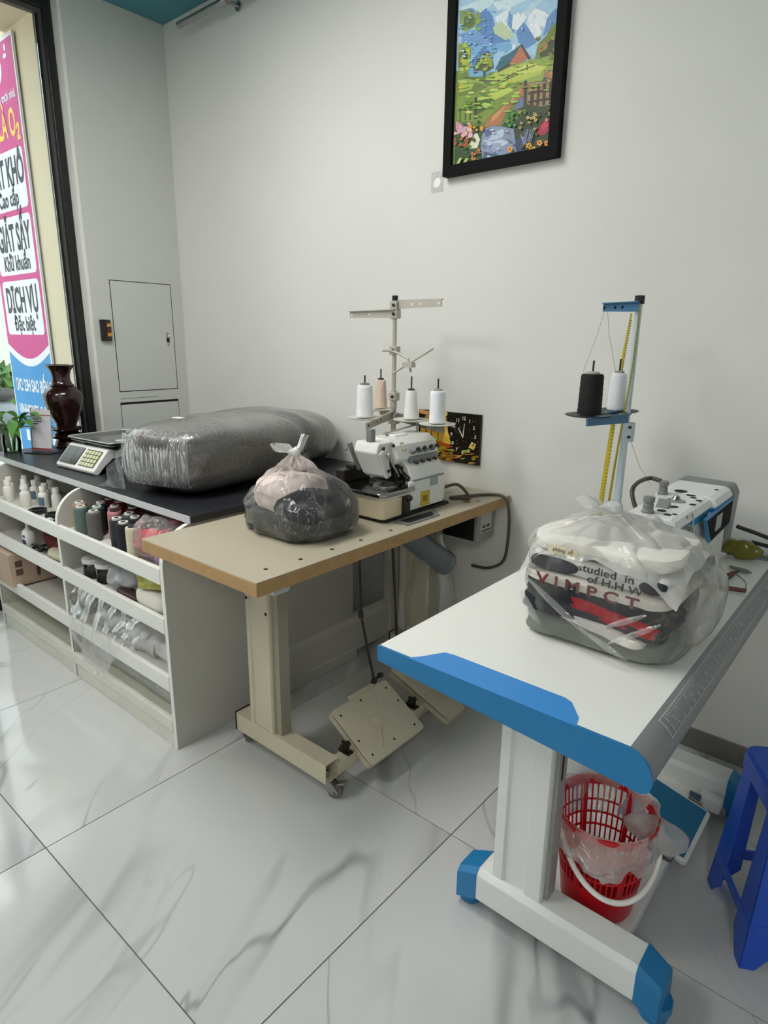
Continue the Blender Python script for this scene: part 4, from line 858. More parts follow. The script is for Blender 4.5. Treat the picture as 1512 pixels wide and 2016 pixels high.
part('frame', MB().prism([(-1.288, 1.575), (-1.226, 1.575), (-1.222, 1.75), (-1.275, 1.80)], 'z', 0.7902, 0.7935), GREYP, slot, bevel=0.001)
part('slot', MB().prism([(-1.278, 1.60), (-1.238, 1.60), (-1.236, 1.735), (-1.268, 1.765)], 'z', 0.7935, 0.7942), HOLE, slot)

# thread stand on table 1 -----------------------------------------------------------
PX, PY = -1.600, 1.948
s1 = thing('thread_stand', 'tall beige metal thread stand with four spool plates behind overlock machine', 'thread stand', (PX, PY, 0.79))
POLE = mat('pole_beige', (186,180,168), 0.4, metal=0.2)
part('pole', MB().cyl((PX, PY, 0.79), (PX, PY, 1.14), 0.0105, n=16).cyl((PX, PY, 1.14), (PX, PY, 1.515), 0.0085, n=16), POLE, s1, smooth=40)
part('base_nut', MB().cyl((PX, PY, 0.79), (PX, PY, 0.80), 0.03, n=16), POLE, s1, smooth=40)
part('pole_cap', MB().cyl((PX, PY, 1.515), (PX, PY, 1.540), 0.0115, n=16), BLACKP, s1, smooth=40)
def flat_arm(name, a, b, h, parent, m, holes=(), t=0.003, hm=None):
    A, B = Vector(a), Vector(b); d = (B-A).normalized(); n = Vector((d.y, -d.x, 0))
    mb = MB(); up = Vector((0,0,1))
    for q0, q1 in ((-1, 1),):
        vs = []
        for p in (A, B):
            hh = h if p is A else h*0.82
            vs += [p-n*t-up*hh/2, p+n*t-up*hh/2, p+n*t+up*hh/2, p-n*t+up*hh/2]
        mb.add(vs, [(0,1,2,3),(7,6,5,4),(0,4,5,1),(1,5,6,2),(2,6,7,3),(3,7,4,0)])
    # folded top flange
    vs = []
    for p in (A, B):
        hh = (h if p is A else h*0.82)/2
        vs += [p+up*hh, p+n*0.012*(-1)+up*hh, p+n*0.012*(-1)+up*(hh+0.003), p+up*(hh+0.003)]
    mb.add(vs, [(0,1,2,3),(7,6,5,4),(0,4,5,1),(1,5,6,2),(2,6,7,3),(3,7,4,0)])
    o = part(name, mb, m, parent)
    for k in holes:
        p = A.lerp(B, k)
        part('hole', MB().cyl(p-n*(t+0.0004), p+n*(t+0.0004), 0.0042, n=10), hm or WHITE_TRIM, o)
    return o
flat_arm('guide_arm', (PX+0.012, PY, 1.507), (PX+0.222, PY-0.01, 1.507), 0.030, s1, POLE, (0.35, 0.55, 0.95))
flat_arm('guide_arm', (PX+0.012, PY-0.012, 1.473), (PX-0.213, PY-0.02, 1.473), 0.028, s1, POLE, (0.55, 0.95))
for z in (1.505, 1.473, 1.340, 1.165):
    part('clamp', MB().box(PX-0.014, PX+0.02, PY-0.016, PY+0.014, z-0.016, z+0.016), POLE, s1, bevel=0.003)
    part('screw', MB().cyl((PX+0.008, PY-0.017, z), (PX+0.008, PY-0.022, z), 0.006, n=8), BLACKP, s1)
part('joint_sleeve', MB().cyl((PX, PY, 1.12), (PX, PY, 1.185), 0.013, n=16), POLE, s1, smooth=40)
tr = part('tension_rod', MB().tube([(PX-0.05, PY-0.01, 1.338), (PX+0.005, PY-0.02, 1.338), (PX+0.075, PY-0.02, 1.315), (PX+0.087, PY-0.02, 1.30), (PX+0.098, PY-0.02, 1.262)], 0.0048, 8, smooth=4), POLE, s1, smooth=50)
part('cross_rod', MB().cyl((PX+0.016, PY-0.03, 1.253), (PX+0.205, PY-0.03, 1.350), 0.004, n=8).box(PX+0.07, PX+0.115, PY-0.038, PY-0.014, 1.280, 1.298), POLE, tr, smooth=40)
plates = [(-1.622, 1.803, 1.092), (-1.690, 1.975, 1.108), (-1.460, 1.880, 1.092), (-1.318, 1.850, 1.092)]
flat_arm('spool_arm', (PX+0.0, PY-0.012, 1.092), (-1.560, 1.740, 1.070), 0.030, s1, POLE, (0.45, 0.6, 0.92), hm=HOLE)
flat_arm('spool_arm', (PX+0.010, PY, 1.085), (-1.300, 1.868, 1.070), 0.028, s1, mat('arm_dark', (128,128,118), 0.4, metal=0.3), (0.1, 0.5), hm=WHITE_TRIM)
flat_arm('spool_arm', (PX, PY, 1.095), (-1.700, 1.985, 1.095), 0.026, s1, POLE)
part('clamp', MB().box(PX-0.014, PX+0.022, PY-0.018, PY+0.014, 1.058, 1.10), POLE, s1, bevel=0.003)
PLATE = mat('spool_plate', (206,206,194), 0.4)
for i, (x, y, z) in enumerate(plates):
    sp_ = part('spool_plate', MB().lathe([(0.060, -0.003), (0.066, 0.0), (0.066, 0.0015), (0.058, -0.001), (0.001, -0.001)], (x, y, z), 36), PLATE, s1, smooth=30)
    part('spool_pin', MB().cyl((x, y, z), (x, y, z+0.158), 0.003, n=8), mat('pin_brown', (70,48,46), 0.5), sp_, smooth=40)
def cone(name, label, c, h, r0, r1, col, capcol, group, tint_r=0.9):
    t = thing(name, label, 'thread cone', c, group)
    pr = [(r0*0.97, 0.0015), (r0, 0.006)]+[(r0+(r1-r0)*k/14+(0.0004 if k % 2 else -0.0004), 0.006+(h-0.010)*k/14) for k in range(1, 15)]+[(r1*0.9, h), (r1*0.5, h+0.001), (r1*0.45, h-0.01)]
    part('wound_thread', MB().lathe(pr, c, 28), mat('cone_thread_%d_%d_%d' % col, col, 0.8, bump=(240, 0.5), var=(60, 0.04)), t, smooth=50)
    part('tube_top', MB().lathe([(r1*0.62, h-0.004), (r1*0.62, h+0.006), (r1*0.35, h+0.008), (0.0045, h+0.008), (0.0045, h-0.004)], c, 20), mat('tube_top_%d' % capcol[0], capcol, 0.5), t, smooth=30)
    return t
G = 'cones on the beige thread stand'
cone('thread_cone', 'leftmost fat white thread cone on the beige stand', (-1.622, 1.803, 1.094), 0.120, 0.0330, 0.0285, (236,236,238), (120,116,112), G)
cone('thread_cone', 'peach beige thread cone on the beige stand', (-1.690, 1.975, 1.110), 0.113, 0.0265, 0.0200, (222,198,178), (44,40,40), G)
cone('thread_cone', 'slim white thread cone right of the beige stand pole', (-1.460, 1.880, 1.094), 0.105, 0.0270, 0.0200, (230,230,226), (44,40,40), G)
cone('thread_cone', 'rightmost white thread cone in front of the golden wall clock', (-1.318, 1.850, 1.094), 0.113, 0.0285, 0.0265, (238,238,242), (150,148,146), G)
solo('thread', MB().tube([(PX-0.08, PY-0.02, 1.46), (PX-0.05, PY-0.02, 1.36), (PX-0.01, PY-0.02, 1.30), (PX+0.01, 1.80, 1.08)], 0.0006, 4, smooth=3), WHITEP, 'fine white thread hanging from the beige stand arm', 'thread', (PX, PY, 1.08), norm=False)

# under and behind table 1: scrap chute, scrap bag, control box, cable
ch = thing('scrap_chute', 'grey plastic scrap chute sloping under the beige table', 'chute', (-1.36, 1.86, 0.52))
a0, b0 = Vector((-1.40, 1.715, 0.735)), Vector((-1.315, 1.945, 0.535)); dd = (b0-a0)
part('tube', MB().tube([a0, b0], 0.046, 24), mat('chute_grey', (104,112,114), 0.45), ch, smooth=50)
part('lip', MB().tube([b0-dd*0.10, b0-dd*0.02], 0.049, 24), mat('chute_grey', (0,0,0)), ch, smooth=50)
part('bracket', MB().box(-1.37, -1.345, 1.80, 1.806, 0.66, 0.75).box(-1.37, -1.345, 1.83, 1.836, 0.66, 0.75), BLACKP, ch)
SB = plastic('scrap_film', (206,204,196), 0.13, 0.30, 0.35, 10, 0.35, (1, 1, 0.35), 0.4, gloss=0.3)
def sbfn(u, v):
    th = 2*PI*u; r = 0.055+0.075*min(1, v*2.2)+0.010*math.sin(5*th+v*6)*v+0.012*noise.noise(Vector((math.cos(th)*2, math.sin(th)*2, v*5)))
    return (-1.375+r*0.6*math.cos(th)+0.01*(1-v), 1.915+r*1.0*math.sin(th), 0.66-0.54*v)
solo('scrap_bag', MB().grid(sbfn, 44, 26, cu=True), SB, 'cloudy plastic scrap bag hanging from the grey chute', 'plastic bag', (-1.345, 1.905, 0.13), smooth=80, norm=False)
cbx = thing('control_box', 'black motor control box fixed under the beige table by the wall', 'control box', (-1.34, 2.15, 0.60))
part('case', MB().box(-1.425, -1.272, 2.06, 2.185, 0.610, 0.750), mat('case_black', (14,14,15), 0.6), cbx, bevel=0.004)
for k in range(8): part('fin', MB().box(-1.415+0.013*k, -1.408+0.013*k, 2.052, 2.062, 0.62, 0.745), mat('case_black', (0,0,0)), cbx)
part('side_plate', MB().box(-1.272, -1.258, 2.06, 2.185, 0.608, 0.748), mat('plate_grey', (150,148,142), 0.5), cbx, bevel=0.002)
part('label_plate', MB().box(-1.2585, -1.2572, 2.085, 2.165, 0.64, 0.725), mat('plate_pale', (196,194,186), 0.5), cbx)
part('red_button', MB().cyl((-1.258, 2.095, 0.735), (-1.250, 2.095, 0.735), 0.010, n=14), mat('button_maroon', (96,30,30), 0.5), cbx, smooth=30)
part('label_print', MB().box(-1.2574, -1.2568, 2.10, 2.12, 0.66, 0.67).box(-1.2574, -1.2568, 2.13, 2.15, 0.66, 0.67).box(-1.2574, -1.2568, 2.09, 2.16, 0.645, 0.65), BLACKP, cbx)
cbl = solo('power_cable', MB().tube([(-1.36, 1.93, 0.83), (-1.32, 2.00, 0.845), (-1.27, 2.01, 0.80), (-1.30, 1.985, 0.80), (-1.33, 1.97, 0.797), (-1.30, 2.03, 0.797), (-1.24, 2.12, 0.797), (-1.182, 2.13, 0.79), (-1.165, 2.14, 0.72), (-1.17, 2.15, 0.60), (-1.19, 2.155, 0.52), (-1.26, 2.16, 0.475), (-1.345, 2.175, 0.462)], 0.0062, 8, smooth=7), mat('cable_brown', (84,74,62), 0.5), 'brown power cable drooping over the beige table end', 'cable', (-1.25, 2.1, 0.46), smooth=60)

# ------------------------------------------------------------------ tied laundry bag on table 1
def slab(c, r, seed, e=0.35, amp=0.06, freq=7, rz=0.0, tilt=0.0, nu=96, nv=30):
    M = Matrix.Translation(c) @ Euler((0, tilt, rz)).to_matrix().to_4x4(); o = Vector((seed*1.9, seed*3.3, seed*0.7))
    def fn(p):
        n = noise.noise(p*freq+o); n2 = noise.noise(p*freq*2.6+o)
        lip = 1-0.022*(0.5+0.5*math.cos(5*PI*p.z/r[2]))
        n3 = noise.noise(p*freq*5.0+o)
        return Vector((p.x*(1+amp*n)*lip+amp*0.03*n2, p.y*(1+amp*n)*lip+amp*0.05*n2+0.0012*n3, p.z*(1+amp*2.0*n)+amp*0.05*n2+0.0008*n3))
    mb = MB().ell((0,0,0), r, nu, nv, e, fn); mb.v = [tuple(M @ Vector(p)) for p in mb.v]
    return mb
def cloth(name, col, fold=26, st=0.5, rough=0.9):
    return mat(name, col, rough, spec=0.15, bump=(fold, st, 0.010), var=(18, 0.10))
solo('folded_trousers', slab((-1.462, 1.318, 0.829), (0.150, 0.130, 0.037), 3, 0.4, 0.09), cloth('grey_denim', (66,72,74)), 'folded grey trousers at the bottom of the small tied bag', 'trousers', (-1.462, 1.318, 0.791), smooth=70)
solo('black_jacket', slab((-1.405, 1.306, 0.876), (0.090, 0.110, 0.052), 5, 0.6, 0.14, 11, 0.15), cloth('black_nylon', (28,28,34), 16, 0.8, 0.6), 'crumpled black jacket inside the small tied bag', 'jacket', (-1.405, 1.30, 0.846), smooth=70)
solo('pale_shirt', slab((-1.505, 1.322, 0.905), (0.112, 0.112, 0.062), 8, 0.75, 0.15, 9), cloth('pale_pink_cloth', (222,206,200), 14, 0.7), 'pale pink shirt at the top of the small tied bag', 'shirt', (-1.50, 1.325, 0.867), smooth=70)
def tied_bag(name, label, c, prof, neck, m, pleats, e=0.72, seed=1, nu=96, wob=0.02, rz=0.0, ears=()):
    """bag skin: rings (z, rx, ry) that gather into a neck, then the tied ears"""
    t = thing(name, label, 'bag', (c[0], c[1], c[2]))
    R = []
    for k in range(len(prof)-1):
        for j in range(6):
            f = j/6; R.append([prof[k][i]*(1-f)+prof[k+1][i]*f for i in range(3)])
    R.append(list(prof[-1])); nv = len(R); zt = R[-1][0]
    def fn(u, v):
        z, rx, ry = R[min(nv-1, int(round(v*(nv-1))))]
        th = 2*PI*u; g = max(0, (z/zt-0.45)/0.55)
        pl = 1+0.22*g*math.cos(pleats*th+2*noise.noise(Vector((math.cos(th), math.sin(th), seed))))*(0.4+0.6*g)+0.05*g*math.cos(pleats*2.6*th+1)
        ee = e+(1-e)*g
        x = rx*sp(math.cos(th), ee)*pl; y = ry*sp(math.sin(th), ee)*pl
        q = Vector((x, y, z)); n = noise.noise(q*11+Vector((seed, 0, 0)))+0.6*noise.noise(q*26+Vector((0, seed, 0)))
        k = 1+wob*n/max(0.05, rx)*(0.2 if z < 0.004 else 1)
        g2 = g**1.5
        x = x*k+neck[0]*g2; y = y*k+neck[1]*g2
        return (c[0]+x*math.cos(rz)-y*math.sin(rz), c[1]+x*math.sin(rz)+y*math.cos(rz), c[2]+max(0.0008, z+0.01*n*(1-g)*min(1, z*20)))
    part('film', MB().grid(fn, nu, nv, cu=True), m, t, smooth=80, norm=False)
    top = Vector((c[0]+neck[0]*math.cos(rz)-neck[1]*math.sin(rz), c[1]+neck[0]*math.sin(rz)+neck[1]*math.cos(rz), c[2]+zt))
    part('knot', MB().ell(top+Vector((0,0,0.006)), (0.022, 0.018, 0.014), 18, 10, 1.0, lambda p: p+Vector((0.004*noise.noise(p*80), 0.004*noise.noise(p*80+Vector((3,3,3))), 0.003*noise.noise(p*90)))), MATS['ear_film'], t, smooth=70)
    for dx, dy, dz, w, s in ears:
        d = Vector((dx, dy, dz)); sd = Vector((0.79, 0.61, 0)).cross(d).normalized() if s else Vector((0.79, 0.61, 0.2)).normalized()
        def ef(u, v, d=d, sd=sd, w=w):
            ww = w*(0.35+0.65*math.sin(PI*min(0.5, u*0.9)))
            return top+d*u+sd*(ww*(v-0.5)*2)+Vector((0, 0, 0.008*math.sin(u*7+v*3)))+d.cross(sd).normalized()*(0.010*math.cos(v*PI*2)*u)
        part('ear', MB().grid(ef, 12, 9), MATS['ear_film'], t, smooth=80, norm=False)
    return t
plastic('ear_film', (238,238,236), 0.50, 0.3, 0.4, 20, 0.2)
BAG1 = plastic('laundry_film_small', (246,244,242), 0.03, 0.42, 0.8, 17, 0.12, (1.3, 1.3, 0.5), 0.6, milk=1.2, gloss=0.9)
tied_bag('laundry_bag', 'small knotted clear bag of clothes on the beige table', (-1.462, 1.318, 0.7905),
         [(0.0, 0.135, 0.110), (0.008, 0.163, 0.138), (0.04, 0.172, 0.148), (0.09, 0.170, 0.146), (0.13, 0.146, 0.126), (0.17, 0.108, 0.094), (0.21, 0.060, 0.054), (0.236, 0.024, 0.022), (0.248, 0.012, 0.012)],
         (0.02, -0.035), BAG1, 13, 0.60, 3, wob=0.017, ears=((-0.050, -0.030, 0.028, 0.022, 0), (0.028, 0.022, 0.058, 0.016, 0)))

# ================================================================== TABLE 2: white and blue table
t2 = thing('sewing_table', 'white sewing table with bright blue ends and grey ruler edge', 'table', (-0.5, 1.5, 0))
TX0, TX1, TY0, TY1 = -0.787, -0.262, 0.918, 2.085
part('tabletop', MB().box(TX0, TX1, TY0+0.004, TY1, 0.728, 0.760), WLAM, t2)
edge = [(-0.262, 0.760), (-0.250, 0.757), (-0.238, 0.749), (-0.229, 0.738), (-0.224, 0.724), (-0.222, 0.711), (-0.225, 0.700), (-0.234, 0.693), (-0.262, 0.697)]
part('front_edge', MB().prism(edge, 'y', TY0+0.006, TY1), GREYE, t2, smooth=40)
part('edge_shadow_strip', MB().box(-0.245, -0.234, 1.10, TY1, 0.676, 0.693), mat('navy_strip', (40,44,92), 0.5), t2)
for yy0, yy1, nm in ((TY0, TY0+0.006, 'front'), (TY1, TY1+0.006, 'rear')):
    endp = [(TX0-0.001, 0.7605), (-0.262, 0.7605), (-0.249, 0.7575), (-0.237, 0.7495), (-0.228, 0.7385), (-0.2225, 0.7245), (-0.2205, 0.711), (-0.225, 0.695), (-0.236, 0.688), (TX0-0.001, 0.726)]
    part('blue_end', MB().prism(endp, 'y', yy0, yy1), BLUEP, t2)
plate = [(-0.708, TY0), (-0.350, TY0), (-0.357, 0.945), (-0.386, 0.982), (-0.402, 0.989), (-0.644, 0.990), (-0.664, 0.986), (-0.690, 0.940)]
part('blue_corner_plate', MB().prism(plate, 'z', 0.7603, 0.7609), BLUEL, t2)
# printed ruler on the rounded edge
RULW = mat('ruler_white', (196,196,194), 0.5)
eA, eB = Vector((-0.2555, 0, 0.7588)), Vector((-0.2262, 0, 0.7325))
def edge_at(k):
    pts = [Vector((-0.262, 0, 0.7603)), Vector((-0.250, 0, 0.7574)), Vector((-0.238, 0, 0.7494)), Vector((-0.2288, 0, 0.7383)), Vector((-0.2237, 0, 0.7243))]
    t = k*4; i = min(3, int(t)); return pts[i].lerp(pts[i+1], t-i)+Vector((0.0004, 0, 0.0004))
def edge_quad(mb, y0, y1, k0, k1):
    ks = [k0]+[q/4 for q in range(1, 4) if k0 < q/4 < k1]+[k1]
    for a, b in zip(ks[:-1], ks[1:]):
        A, B = edge_at(a), edge_at(b); mb.poly([(A.x, y0, A.z), (B.x, y0, B.z), (B.x, y1, B.z), (A.x, y1, A.z)], None)
rm = MB()
edge_quad(rm, 1.030, 2.06, 0.20, 0.225); edge_quad(rm, 1.030, 2.06, 0.80, 0.825); edge_quad(rm, 1.030, 1.033, 0.20, 0.82)
for k in range(100):
    y = 1.05+0.010*k; ln = 0.24 if k % 10 == 0 else (0.17 if k % 5 == 0 else 0.11)
    edge_quad(rm, y, y+0.0022, 0.235, 0.235+ln)
    if k % 3 == 0: edge_quad(rm, y, y+0.0025, 0.79-ln*1.1, 0.79)
rm.c = []
part('ruler_print', rm, RULW, t2, norm=False)
for k in range(0, 9):
    y = 1.06+0.1*k; e_ = edge_at(0.5)
    M = Matrix.Translation((e_.x+0.0005, y+0.012, e_.z+0.0005)) @ Euler((0, math.radians(42), 0)).to_matrix().to_4x4() @ Euler((0, 0, PI/2)).to_matrix().to_4x4()
    part('ruler_number', text_mb(str(10*(k)+5), 0.012, M, 0.0001), RULW, t2)

def leg2(y, front):
    x0, x1 = -0.600, -0.474
    post = [(x0, y), (x0+0.002, y-0.007), (x0+0.026, y-0.007), (x0+0.031, y), (x1-0.045, y), (x1-0.040, y-0.007), (x1-0.002, y-0.007), (x1, y), (x1, y+0.052), (x0, y+0.052)]
    part('leg', MB().prism(post, 'z', 0.132, 0.728), WHITEM, t2, bevel=0.001)
    part('leg_rail', MB().box(x1, x1+0.010, y+0.012, y+0.052, 0.132, 0.728).box(x0-0.006, x0, y+0.02, y+0.045, 0.132, 0.30), mat('leg_grey', (150,150,148), 0.4), t2, bevel=0.001)
    part('leg_slot', MB().box(x1+0.010, x1+0.0106, y+0.024, y+0.032, 0.45, 0.70), HOLE, t2)
    if front:
        for x, z in ((x0+0.016, 0.688), (x1-0.022, 0.672)):
            b = part('bolt', MB().cyl((x, y-0.007, z), (x, y-0.015, z), 0.011, n=6).cyl((x, y-0.007, z), (x, y-0.009, z), 0.013, n=16), STEEL, t2)
            part('bolt_socket', MB().cyl((x, y-0.015, z), (x, y-0.0155, z), 0.005, n=8), HOLE, b)
        part('bolt_hole', MB().cyl((x0+0.016, y-0.0072, 0.590), (x0+0.016, y-0.0078, 0.590), 0.0075, n=12), HOLE, t2)
        part('plug', MB().cyl((x1-0.022, y-0.0072, 0.578), (x1-0.022, y-0.009, 0.578), 0.0065, n=12), mat('plug_pink', (170,150,150), 0.5), t2)
    yc = y+0.022
    part('foot_beam', MB().prism([(yc-0.042, 0.048), (yc+0.042, 0.048), (yc+0.042, 0.125), (yc+0.034, 0.133), (yc-0.030, 0.133), (yc-0.042, 0.120)], 'x', -0.641, -0.241), WHITEM, t2, bevel=0.002)
    for s, xa, xb in ((-1, -0.650, -0.690), (1, -0.232, -0.197)):
        cap_ = MB(); ca = [(yc-0.044, 0.046), (yc+0.044, 0.046), (yc+0.044, 0.127), (yc+0.035, 0.136), (yc-0.031, 0.136), (yc-0.044, 0.122)]
        sh = 0.018*s
        ring0 = [(xa-sh*0.9, q[0], q[1]) for q in ca]; ring1 = [(xb, yc+(q[0]-yc)*0.92, 0.02+(q[1]-0.046)*0.98) for q in ca]
        ring2 = [(xb+0.003*s, yc+(q[0]-yc)*0.80, 0.014+(q[1]-0.046)*0.72) for q in ca]
        n = 6
        cap_.add(ring0+ring1+ring2, [(i, (i+1)%n, n+(i+1)%n, n+i) for i in range(n)]+[(n+i, n+(i+1)%n, 2*n+(i+1)%n, 2*n+i) for i in range(n)]+[tuple(range(n-1, -1, -1)), tuple(range(2*n, 3*n))])
        xm = (xa+xb)/2
        cap_.lathe([(0.026, 0.0), (0.030, 0.004), (0.030, 0.016), (0.036, 0.030), (0.036, 0.05)], (xm, yc, 0), 16)
        part('blue_foot_cap', cap_, BLUEP, t2, smooth=30, bevel=0.0015)
leg2(1.137, True); leg2(1.895, False)
part('crossbar', MB().box(-0.425, -0.306, 1.20, 1.90, 0.030, 0.060), WHITEM, t2, bevel=0.002)
for ya, yb in ((1.205, 1.30), (1.325, 1.40), (1.425, 1.50)): part('slot', MB().prism(rrect(-0.372, -0.358, ya, yb, 0.006), 'z', 0.060, 0.0606), HOLE, t2)
p2x0, p2x1 = -0.472, -0.268
Mp = Matrix.Translation((p2x0, 1.570, 0.105)) @ Euler((0, math.atan2(0.05, 0.204), 0)).to_matrix().to_4x4()
pp = part('pedal', MB().prism(rrect(0, 0.212, 0, 0.245, 0.012), 'z', -0.016, 0.0, Mp), WHITEM, t2, smooth=30, bevel=0.003)
part('blue_mat', MB().prism(rrect(0.010, 0.200, 0.010, 0.235, 0.004), 'z', 0.0, 0.0025, Mp), mat('pedal_mat', (14,104,146), 0.6, bump=(400, 0.4)), pp)
part('pedal_bracket', MB().box(-0.335, -0.295, 1.535, 1.575, 0.060, 0.064).box(-0.332, -0.300, 1.548, 1.554, 0.06, 0.095).cyl((-0.315, 1.535, 0.083), (-0.315, 1.58, 0.083), 0.008, n=10).cyl((-0.305, 1.532, 0.083), (-0.305, 1.537, 0.083), 0.011, n=10), STEEL, t2, smooth=30)
part('pedal_bracket', MB().box(-0.335, -0.295, 1.815, 1.85, 0.060, 0.064).box(-0.332, -0.300, 1.818, 1.824, 0.06, 0.095), STEEL, t2)
part('pedal_post', MB().box(-0.31, -0.25, 1.83, 1.875, 0.045, 0.085), WHITEM, t2, bevel=0.003)

# lockstitch machine -----------------------------------------------------------------
LM = thing('lockstitch_machine', 'white and blue computerised sewing machine on the white table', 'sewing machine', (-0.45, 1.75, 0.76))
MW = mat('machine2_white', (230,230,226), 0.32, spec=0.5); MG = mat('machine2_grey', (126,128,128), 0.45)
BST = mat('stripe_blue', (36,132,186), 0.4)
part('bed', MB().prism(rrect(-0.560, -0.365, 1.46, 1.985, 0.01), 'z', 0.7605, 0.768), MW, LM, bevel=0.001)
part('pillar', MB().prism([(1.82, 0.768), (1.975, 0.768), (1.965, 0.90), (1.955, 0.948), (1.78, 0.948), (1.79, 0.86)], 'x', -0.525, -0.378), MW, LM, bevel=0.008, seg=3)
part('arm', MB().prism([(1.510, 0.860), (1.80, 0.862), (1.83, 0.845), (1.83, 0.948), (1.510, 0.948)], 'x', -0.512, -0.392), MW, LM, bevel=0.006, seg=3)
part('head', MB().prism([(1.505, 0.800), (1.600, 0.800), (1.610, 0.85), (1.610, 0.948), (1.503, 0.948)], 'x', -0.508, -0.396), MW, LM, bevel=0.006, seg=3)
stripe = MB().prism([(-0.514, 0.938), (-0.388, 0.938), (-0.388, 0.958), (-0.514, 0.958)], 'y', 1.5005, 1.80)
part('blue_band', stripe, BST, LM, bevel=0.002)
part('blue_band', MB().prism([(1.80, 0.938), (1.97, 0.944), (1.97, 0.962), (1.80, 0.958)], 'x', -0.527, -0.3755), BST, LM, bevel=0.002)
topc = [(-0.516, 0.957), (-0.388, 0.957), (-0.384, 0.964), (-0.392, 0.980), (-0.402, 0.985), (-0.502, 0.985), (-0.516, 0.976)]
part('top_cover', MB().prism(topc, 'y', 1.498, 1.85), MW, LM, bevel=0.003)
part('top_cover', MB().prism([(-0.532, 0.957), (-0.376, 0.957), (-0.371, 0.966), (-0.380, 0.982), (-0.394, 0.988), (-0.516, 0.988), (-0.532, 0.978)], 'y', 1.80, 1.972), MW, LM, bevel=0.004)
part('motor_cover', MB().prism([(-0.530, 0.80), (-0.385, 0.80), (-0.372, 0.83), (-0.368, 0.965), (-0.380, 0.990), (-0.520, 0.992), (-0.534, 0.97)], 'y', 1.972, 2.045), MG, LM, bevel=0.010, seg=3)
part('neck_back', MB().box(-0.510, -0.40, 1.972, 2.02, 0.768, 0.81), MG, LM, bevel=0.004)
scr_ = part('control_panel', MB().prism([(1.690, 0.952), (1.968, 0.958), (1.968, 0.882), (1.765, 0.872)], 'x', -0.378, -0.369), BST, LM, bevel=0.002)
part('panel_face', MB().prism([(1.704, 0.946), (1.963, 0.951), (1.963, 0.888), (1.773, 0.879)], 'x', -0.369, -0.3675), mat('panel_dark', (36,35,34), 0.75, spec=0.08), scr_)
part('screen', MB().prism(rrect(1.795, 1.855, 0.898, 0.940, 0.002), 'x', -0.3675, -0.3668), mat('screen_grey', (176,176,170), 0.6, spec=0.1), scr_)
part('lettering', text_mb('Jack', 0.036, face_px(-0.3915, 1.68, 0.905), sx=1.0, depth=0.0003), mat('logo_blue', (110,160,196), 0.4), LM)
part('front_logo', MB().prism([(1.60, 0.925), (1.62, 0.93), (1.615, 0.88), (1.60, 0.87)], 'x', -0.393, -0.3916), BST, LM)
part('nose_hole', MB().cyl((-0.440, 1.4975, 0.970), (-0.440, 1.4968, 0.970), 0.007, n=14), HOLE, LM)
def post(x, y, h, r):
    return MB().lathe([(r*1.25, 0.0), (r*1.25, 0.006), (r, 0.009), (r, h*0.55), (r*0.9, h*0.58), (r*0.9, h*0.68), (r*1.1, h*0.70), (r*1.1, h), (r*0.9, h+0.001)], (x, y, 0.984), 18)
part('knob_post', post(-0.465, 1.535, 0.040, 0.012), MG, LM, smooth=30)
part('knob_post', post(-0.500, 1.760, 0.036, 0.011), MG, LM, smooth=30)
part('thread_hook', MB().prism([(1.600, 0.985), (1.622, 1.004), (1.632, 0.985)], 'x', -0.468, -0.440), MG, LM)
part('thread_dial', MB().lathe([(0.022, 0), (0.022, 0.004), (0.012, 0.007), (0.006, 0.016), (0.004, 0.016)], (-0.448, 1.70, 0.984), 20), STEEL, LM, smooth=30)
for x, y, r in ((-0.445, 1.575, 0.011), (-0.422, 1.545, 0.009), (-0.475, 1.585, 0.006), (-0.432, 1.635, 0.009), (-0.470, 1.815, 0.017), (-0.438, 1.795, 0.012), (-0.425, 1.77, 0.008), (-0.405, 1.745, 0.008), (-0.405, 1.69, 0.008), (-0.400, 1.90, 0.006), (-0.41, 1.56, 0.006)):
    part('cap_hole', MB().cyl((x, y, 0.9885 if y > 1.8 else 0.9855), (x, y, 0.9890 if y > 1.8 else 0.9860), r, n=16), HOLE, LM)
part('thread_guard', MB().tube([(-0.392, 1.575, 0.962), (-0.388, 1.575, 0.975), (-0.386, 1.60, 0.985), (-0.386, 1.625, 0.972), (-0.386, 1.632, 0.93), (-0.387, 1.62, 0.885)], 0.003, 8, smooth=6), CHROME, LM, smooth=50)
part('tension_unit', MB().cyl((-0.396, 1.590, 0.945), (-0.375, 1.590, 0.945), 0.013, n=16).cyl((-0.396, 1.612, 0.93), (-0.378, 1.612, 0.93), 0.009, n=14), STEEL, LM, smooth=30)
part('slots', MB().box(-0.3965, -0.3945, 1.53, 1.536, 0.82, 0.92).box(-0.3965, -0.3945, 1.555, 1.560, 0.82, 0.92).box(-0.3965, -0.3945, 1.577, 1.582, 0.82, 0.92), MG, LM)
part('rear_guide', MB().tube([(-0.52, 1.63, 0.955), (-0.545, 1.65, 1.0), (-0.55, 1.70, 1.018), (-0.54, 1.765, 1.022), (-0.51, 1.76, 1.02)], 0.006, 8, smooth=5), mat('guide_dark', (66,62,58), 0.4), LM, smooth=50)

